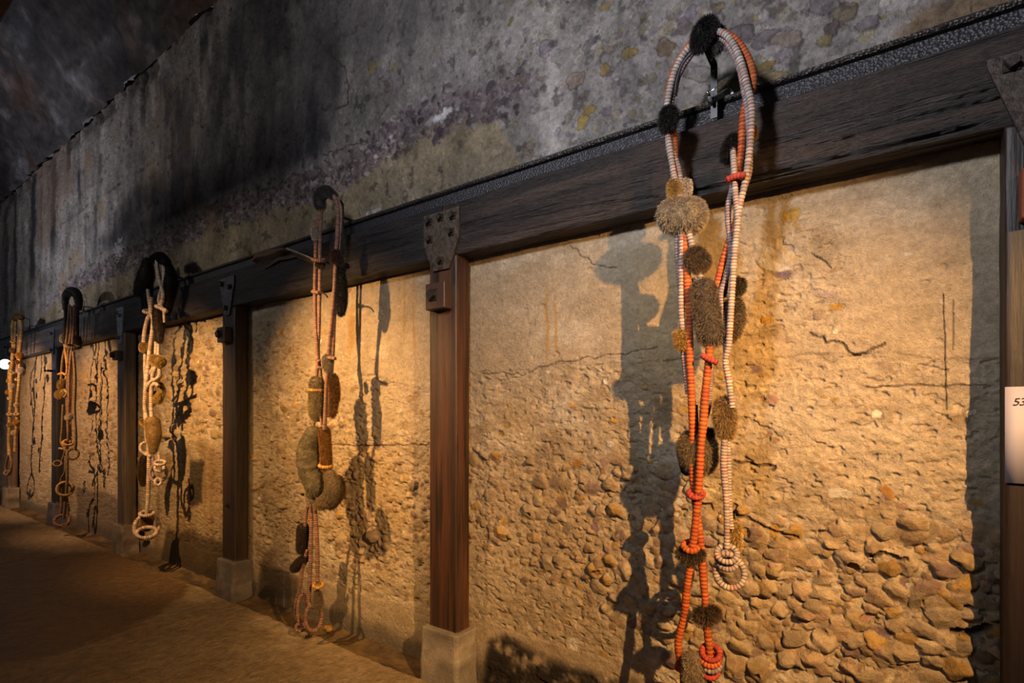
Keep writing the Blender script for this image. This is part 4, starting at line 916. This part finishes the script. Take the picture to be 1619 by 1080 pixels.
h.ring((496, 976), 12, 20, 2.9, 'N', 0, 0.4); h.ring((478, 965), 7, 24, 2.6, 'N', 0.01, 0.5); h.ring((474, 992), 6, 5, 2.4, 'N', -0.01, 0.4, 'knot')

# ---- third hanging
h = Hang('cream cord hanging with a mass of jet black fur at its top', 250, 410, seed=400)
h.fur([(233, 414), (232, 432), (226, 452), (219, 462)], [7, 12, 12, 7], rgb(22, 20, 20), None, 0.014, 0.01, 'fur_mass'); h.fur([(230, 440), (232, 470), (232, 492)], [10, 8, 6], rgb(22, 20, 20), None, 0.014, 0.04, 'fur_mass')
h.fur([(243, 410), (254, 407), (262, 415)], [6, 8, 7], rgb(22, 20, 20), None, 0.012); h.fur([(268, 425), (270, 450), (266, 480), (264, 492)], [7, 10, 8, 6], rgb(22, 20, 20), None, 0.014, 0.03, 'fur_mass')
h.cord([(248, 412), (250, 430), (253, 445), (258, 462), (257, 475), (255, 484), (262, 492)], 'C', 2.9, -0.02); h.cord([(257, 412), (260, 430), (258, 450), (252, 470), (253, 482), (258, 490)], 'C', 2.7, -0.01)
h.cord([(261, 420), (261, 450), (259, 480), (260, 510)], 'C', 1.9, 0.0)
h.cord([(234, 458), (236, 475), (239, 492), (232, 508), (228, 530), (227, 545)], 'C', 2.8, -0.02); h.cord([(240, 470), (238, 490), (242, 505), (240, 530), (236, 560), (233, 590), (230, 620), (229, 645), (232, 665), (235, 700), (235, 720)], 'C', 3.0, -0.02)
h.ring((235, 493), 6, 2.5, 2.4, 'C', -0.03, 0.8, 'knot'); h.cord([(247, 484), (263, 491)], 'C', 2.8, -0.04, 'knot')
h.fur([(250, 492), (251, 515), (252, 538)], [8, 8, 5], rgb(44, 34, 28), None, 0.012, 0.0); h.fur([(227, 547), (227, 551)], [6, 6], OLIVE, None, 0.007, -0.02)
h.cord([(241, 530), (240, 560), (241, 575)], 'C', 2.2, 0.0); h.cord([(247, 540), (246, 560)], 'C', 2.4, -0.01); h.cord([(251, 540), (250, 562)], 'C', 2.4)
h.fur([(246, 570), (252, 572)], [9, 9], OLIVE, rgb(170, 140, 80), 0.010, -0.02)
h.cord([(246, 580), (241, 596), (244, 604), (250, 610)], 'C', 2.8, -0.02); h.cord([(252, 578), (252, 596), (246, 606), (240, 612), (239, 640), (240, 662)], 'C', 2.8, -0.01)
h.cord([(231, 616), (238, 604), (246, 600), (254, 594)], 'C', 2.5, -0.03); h.cord([(243, 580), (233, 600), (231, 612), (242, 608)], 'C', 2.3, 0.0)
h.cord([(230, 545), (229, 580), (230, 600), (229, 640), (231, 680), (232, 700)], 'C', 2.5, 0.0)
h.fur([(250, 604), (256, 618), (249, 632)], [5, 5, 7], OLIVE, None, 0.010, 0.03); h.fur([(241, 625), (240, 636)], [8, 6], rgb(110, 84, 48), None, 0.009, 0.02)
h.fur([(241, 668), (243, 690), (242, 712)], [11, 11, 6], rgb(126, 100, 60), rgb(168, 140, 88), 0.009, 0.0); h.fur([(226, 667), (230, 672)], [5, 4], OLIVE, None, 0.006)
h.ring((229, 708), 6, 8, 2.2, 'C', -0.01, 0.4, 'knot'); h.cord([(226, 716), (238, 722)], 'C', 2.4, -0.02, 'knot')
h.fur([(230, 725), (226, 745), (226, 765)], [7, 8, 4], rgb(40, 28, 20), rgb(90, 62, 34), 0.012, 0.02, 'fur_tail')
h.cord([(236, 722), (235, 760), (234, 790), (232, 812)], 'C', 2.9, -0.01)
h.cord([(241, 720), (242, 734), (241, 748), (247, 760)], 'P', 2.3); h.cord([(251, 716), (252, 728)], 'C', 2.2)
h.ring((253, 732), 7, 3, 2.2, 'C', -0.01, 0.8, 'knot'); h.ring((252, 740), 6, 5, 2.2, 'C', 0.0, 0.6, 'knot'); h.ring((250, 748), 11, 14, 2.4, 'P', 0.01, 0.3); h.ring((250, 762), 4, 5, 2.2, 'C', -0.01, 0.3, 'knot')
h.ring((232, 812), 9, 2.5, 2.5, 'C', -0.01, 0.8, 'knot'); h.fur([(233, 818), (232, 832)], [9, 8], rgb(56, 38, 22), GOLD, 0.008, 0.01)
h.ring((232, 833), 16, 18, 2.9, 'C', 0.0, 0.35); h.ring((232, 842), 13, 7, 2.6, 'C', -0.02, 0.5); h.fur([(221, 844)], [6], rgb(52, 36, 24), None, 0.007, -0.02)
h.cord([(232, 852), (230, 858), (228, 864)], 'P', 3.4, 0.0); h.fur([(232, 858)], [4], DARK, None, 0.006)

# ---- fourth hanging
h = Hang('brown cord hanging topped by a thick black fur arch', 114, 462, seed=600)
h.fur([(104, 488), (104, 470), (111, 461), (120, 463), (124, 474), (125, 486)], [4, 5, 6, 6.5, 6, 4.5], rgb(46, 42, 42), rgb(84, 78, 76), 0.010, 0, 'fur_arch')
h.cord([(104, 486), (104, 505), (102, 530), (101, 545)], 'K', 2.6, 0.0); h.cord([(123, 486), (122, 505), (122, 530)], 'K', 2.4)
h.cord([(110, 482), (108, 510), (105, 540), (99, 570), (97, 600)], 'B', 1.9); h.cord([(113, 484), (113, 520), (108, 556), (107, 600), (106, 640), (108, 680), (112, 700)], 'B', 1.9, 0.01)
h.cord([(118, 482), (117, 515), (114, 548), (110, 590), (109, 640), (108, 670), (107, 700), (99, 728)], 'N', 2.0, -0.01); h.cord([(116, 556), (119, 600), (118, 650), (120, 690), (119, 712)], 'B', 1.9)
h.cord([(102, 545), (106, 580), (104, 600)], 'Y', 1.5); h.cord([(100, 640), (98, 680), (97, 700), (103, 712), (103, 745), (97, 760), (97, 800), (96, 815)], 'B', 1.8); h.cord([(106, 700), (106, 760), (103, 800), (101, 820)], 'B', 1.9, -0.005)
h.cord([(113, 560), (112, 620), (111, 660), (112, 690)], 'Y', 1.5, 0.015)
h.ring((116, 548), 8, 3, 2.6, 'B', -0.01, 0.7, 'knot'); h.fur([(99, 532), (99, 538)], [3.5, 3.5], PALEF, None, 0.006); h.fur([(122, 535), (123, 541)], [5, 5], DARK, None, 0.007)
h.cord([(92, 592), (98, 590), (104, 593)], 'Y', 1.4, -0.01, 'knot'); h.fur([(98, 605), (97, 611)], [5.5, 5.5], OLIVE, GOLD, 0.007)
h.fur([(95, 624), (102, 622)], [7.5, 7], OLIVE, GOLD, 0.008, -0.005); h.cord([(102, 616), (106, 622), (102, 628)], 'G', 1.6, -0.02, 'knot')
h.fur([(108, 660), (112, 658)], [5, 4.5], PALEF, None, 0.006); h.ring((108, 700), 6, 4, 2, 'Y', -0.01, 0.5, 'knot'); h.ring((115, 718), 7, 8, 1.8, 'B', 0, 0.3); h.cord([(94, 709), (100, 710)], 'G', 1.6, -0.01, 'knot')
h.ring((91, 733), 5, 4, 1.5, 'B', 0, 0.4)
h.ring((103, 773), 10, 10, 2.0, 'G', -0.01, 0.4); h.ring((104, 774), 8, 9, 1.8, 'B', 0.01, -0.3); h.fur([(95, 768)], [4], rgb(130, 92, 76), None, 0.005)
h.ring((98, 823), 9, 8, 2.2, 'N', 0, 0.3); h.ring((102, 831), 2.5, 2.5, 1.2, 'B', 0, 0.3, 'knot')

# ---- fifth hanging
h = Hang('golden-brown knotted cord hanging with small tufts, farthest left of all', 26, 500, seed=800)
h.fur([(24, 504), (28, 499), (33, 502)], [4, 4.5, 4.5], rgb(96, 70, 40), rgb(140, 104, 56), 0.008)
h.cord([(24, 500), (20, 515), (20, 535), (21, 550), (19, 575), (17, 600), (18, 625), (16, 650), (15, 680), (14, 700), (15, 720)], 'G', 2.3); h.cord([(32, 503), (34, 520), (33, 540), (31, 560), (31, 585), (30, 610), (27, 640), (27, 670), (25, 690), (24, 714)], 'G', 2.3)
h.cord([(30, 505), (30, 525), (29, 545), (28, 570), (26, 590)], 'N', 1.8, 0.01); h.cord([(25, 505), (24, 530), (22, 560), (14, 590), (17, 640)], 'G', 1.6, 0.01)
for (u_, v_, r_, c_) in ((20, 554, 4, BROWN), (31, 562, 5, GOLD), (29, 573, 4, rgb(120, 70, 26)), (33, 586, 5, PALEF), (19, 610, 3.5, PALEF), (14, 602, 3, GOLD), (26, 640, 3, PALEF), (26, 668, 4, GOLD), (22, 684, 3.5, PALEF), (16, 672, 4, OLIVE), (12, 620, 3, GOLD), (17, 575, 3.5, GOLD)):
    h.fur([(u_, v_)], [r_], c_, None, 0.006, -0.01)
for (u_, v_) in ((16, 630), (28, 600), (15, 655), (26, 655), (19, 590), (31, 530), (21, 540)): h.ring((u_, v_), 2.6, 1.6, 1.4, 'G', -0.01, 0.6, 'knot')
h.cord([(15, 715), (10, 733), (9, 744), (14, 750)], 'B', 1.5); h.cord([(14, 715), (18, 730), (17, 745), (12, 750)], 'B', 1.5); h.ring((12, 748), 4, 3, 1.4, 'N', 0, 0.4, 'knot')

# ------------------------------------------------------------------ hanging brackets clamped on the rail
def strip(mb, pts, wv, t, col):
    """flat bar along pts; wv = half-width vector, t = thickness along the bar's own normal"""
    pts = [np.asarray(p, float) for p in pts]; wv = np.asarray(wv, float); VV = []
    for i, p_ in enumerate(pts):
        T = (pts[min(i + 1, len(pts) - 1)] - pts[max(i - 1, 0)]); T /= np.linalg.norm(T); nn_ = np.cross(T, wv); nn_ /= np.linalg.norm(nn_); nn_ *= t / 2
        VV += [p_ - wv - nn_, p_ + wv - nn_, p_ + wv + nn_, p_ - wv + nn_]
    F_ = [tuple(f) for f in grid_faces(len(pts), 4, 0, True)] + [(0, 1, 2, 3), tuple(4 * (len(pts) - 1) + k for k in (3, 2, 1, 0))]
    mb.add(VV, F_, col)
BKC = rgb(34, 34, 38)
yb = 2.128
r0 = P(1129, 185, yb)
root = thing('hanging_bracket', 'black steel bar bracket with a G-clamp, holding the orange rope hanging', 'bracket', tuple(r0))
m = MB(); kx = 0.0125
p_bot = P(1129, 187, yb); p_bend = P(1129, 103, yb); p_top = P(1108, 55, 1.985)
strip(m, [p_bot, (p_bot + p_bend) / 2, p_bend, p_bend + (p_top - p_bend) * 0.04, p_top], (kx, 0, 0), 0.006, BKC); m.build('flat_bar', M_STEEL, root, False)
m = MB(); arc = [P(u_, v_, 1.99) for (u_, v_) in ((1104, 80), (1108, 66), (1118, 58), (1132, 57), (1148, 62), (1160, 78), (1170, 100), (1178, 128), (1184, 160))]
strip(m, spline(arc, 0.012), (0, 0.014, 0), 0.003, rgb(96, 96, 104)); m.build('cradle_strap', M_STEEL, root)
m = MB(); arc = [P(u_, v_, 1.995) for (u_, v_) in ((1104, 78), (1092, 88), (1080, 104), (1072, 126), (1068, 150))]
strip(m, spline(arc, 0.012), (0, 0.014, 0), 0.003, rgb(60, 58, 62)); m.build('cradle_strap', M_STEEL, root)
m = MB(); q_ = P(1110, 60, 1.965); tube(m, [q_ + [0, 0.012, 0], q_ - [0, 0.012, 0]], 0.009, rgb(180, 180, 186), 14); m.build('screw_head', M_CHROME, root)
m = MB(); strip(m, [P(1103, 57, 1.975), P(1115, 51, 1.975)], (0, 0.003, 0), 0.003, rgb(190, 190, 196)); m.build('washer', M_CHROME, root, False)
for v_ in (94, 112, 149):
    m = MB(); q_ = P(1128 if v_ > 100 else 1125, v_, yb - 0.004 if v_ > 100 else 2.08); tube(m, [q_ + [0, .003, 0], q_ - [0, .003, 0]], 0.003, rgb(170, 170, 176), 10); m.build('rivet', M_CHROME, root)
m = MB(); cy = yb - 0.02                                       # G-clamp: jaw over the rail, screw with sliding handle
strip(m, [P(1124, 160, cy), P(1139, 151, 2.15), P(1149, 144, 2.20), P(1155, 146, 2.215), P(1157, 158, 2.22)], (0.012, 0, 0.0), 0.02, BKC); m.build('clamp_frame', M_STEEL, root, False)
m = MB(); tube(m, [P(1119, 147, cy - 0.03), P(1123, 158, cy - 0.02), P(1126, 163, cy - 0.005)], 0.007, rgb(84, 84, 88), 10); m.build('clamp_screw', M_STEEL, root)
m = MB(); tube(m, [P(1112, 153, cy - 0.04), P(1144, 130, cy - 0.04)], 0.0022, rgb(220, 220, 224), 8); 
q_ = P(1119, 147, cy - 0.04); tube(m, [q_ - [0.004, 0, 0.004], q_ + [0.004, 0, 0.004]], 0.007, rgb(220, 220, 224), 10); m.build('clamp_handle', M_CHROME, root)

def small_bracket(u_top, v_top, u_c, v_t, v_b, label, wire):
    top = P(u_top, v_top, ROPE); back = P(u_c, v_t, 2.12); bot = P(u_c, v_b, 2.12); back[2] = top[2]; bot[0] = back[0]
    r_ = thing('hanging_bracket', label, 'bracket', tuple(bot))
    m = MB(); top2 = np.array([back[0] + (top[0] - back[0]), top[1], top[2]])
    if wire: tube(m, [top2, back, back - [0, 0, 0.004], bot], 0.005, BKC, 8)
    else: strip(m, [top2, back + [0, -0.012, 0], back + [0, 0, -0.012], bot], (0.013, 0, 0), 0.007, BKC)
    m.build('bent_arm', M_STEEL, r_, False)
    m = MB(); zr = 2.702; x_ = back[0]
    strip(m, [(x_, 2.115, zr - 0.05), (x_, 2.115, zr + 0.015), (x_, 2.215, zr + 0.015), (x_, 2.215, zr - 0.0)], (0.010, 0, 0), 0.010, BKC); m.build('clamp_frame', M_STEEL, r_, False)
    m = MB(); tube(m, [(x_ - 0.06, 2.09, zr - 0.035), (x_ + 0.05, 2.09, zr - 0.025)], 0.0025, rgb(200, 200, 206), 8); tube(m, [(x_, 2.085, zr - 0.03), (x_, 2.12, zr - 0.03)], 0.007, rgb(120, 120, 126), 8); m.build('clamp_handle', M_CHROME, r_)
small_bracket(518, 306, 541, 318, 370, 'black bracket clamped above the second beam, holding the slim hanging', False)
small_bracket(256, 408, 272, 418, 470, 'black bracket mostly hidden by jet black fur, holding the cream cord hanging', False)
small_bracket(120, 469, 133, 470, 496, 'thin bent wire bracket right of the thick black fur arch', True)
small_bracket(33, 500, 47, 500, 520, 'thin bent wire bracket beside the gold cord hanging', True)

# far spotlight at the left edge of the picture
c_ = P(7, 576, 2.0); ax_ = Vector((0.25, -0.75, 0.0)).normalized()
root = thing('spotlight', 'small grey can spotlight glowing at the left edge of the picture', 'lamp', tuple(c_))
m = MB(); b0 = np.array(c_) + [-0.10, 0.06, 0]; 
tube(m, [b0 + np.array([0.11, -0.05, 0]) * t for t in (-1.2, -1.1, 0.9, 1.0)], [0.05, 0.075, 0.08, 0.08], rgb(120, 124, 130), 20, cap=False); m.build('housing', M_STEEL, root)
M_GLOW = bpy.data.materials.new('lamp_glow'); M_GLOW.use_nodes = True
nb = M_GLOW.node_tree.nodes['Principled BSDF']; nb.inputs['Emission Color'].default_value = (1, .95, .85, 1); nb.inputs['Emission Strength'].default_value = 12
m = MB(); e0 = b0 + np.array([0.11, -0.05, 0]) * 1.0; tube(m, [e0, e0 + [0.006, -0.003, 0]], 0.070, rgb(255, 250, 240), 20); m.build('lens', M_GLOW, root)
m = MB(); tube(m, [b0 + [0, 0, 0.07], b0 + [0, 0, 0.13], [b0[0], 2.13, b0[2] + 0.13]], 0.012, BKC, 8); m.build('mounting_arm', M_STEEL, root)
# a loose stone in the gutter
q_ = Gp(517, 993); m = MB(); tt = np.linspace(-1, 1, 7)
tube(m, [(q_[0] + 0.035 * t, q_[1] + 0.01, -0.008) for t in tt], [0.022 * math.sqrt(max(0.03, 1 - t * t)) * (1 + 0.15 * math.sin(5 * t)) for t in tt], rgb(176, 136, 70), 10)
tag(m.build('pebble', M_PLINTH), 'small yellowish stone lying at the slab edge below the slim hanging', 'stone')
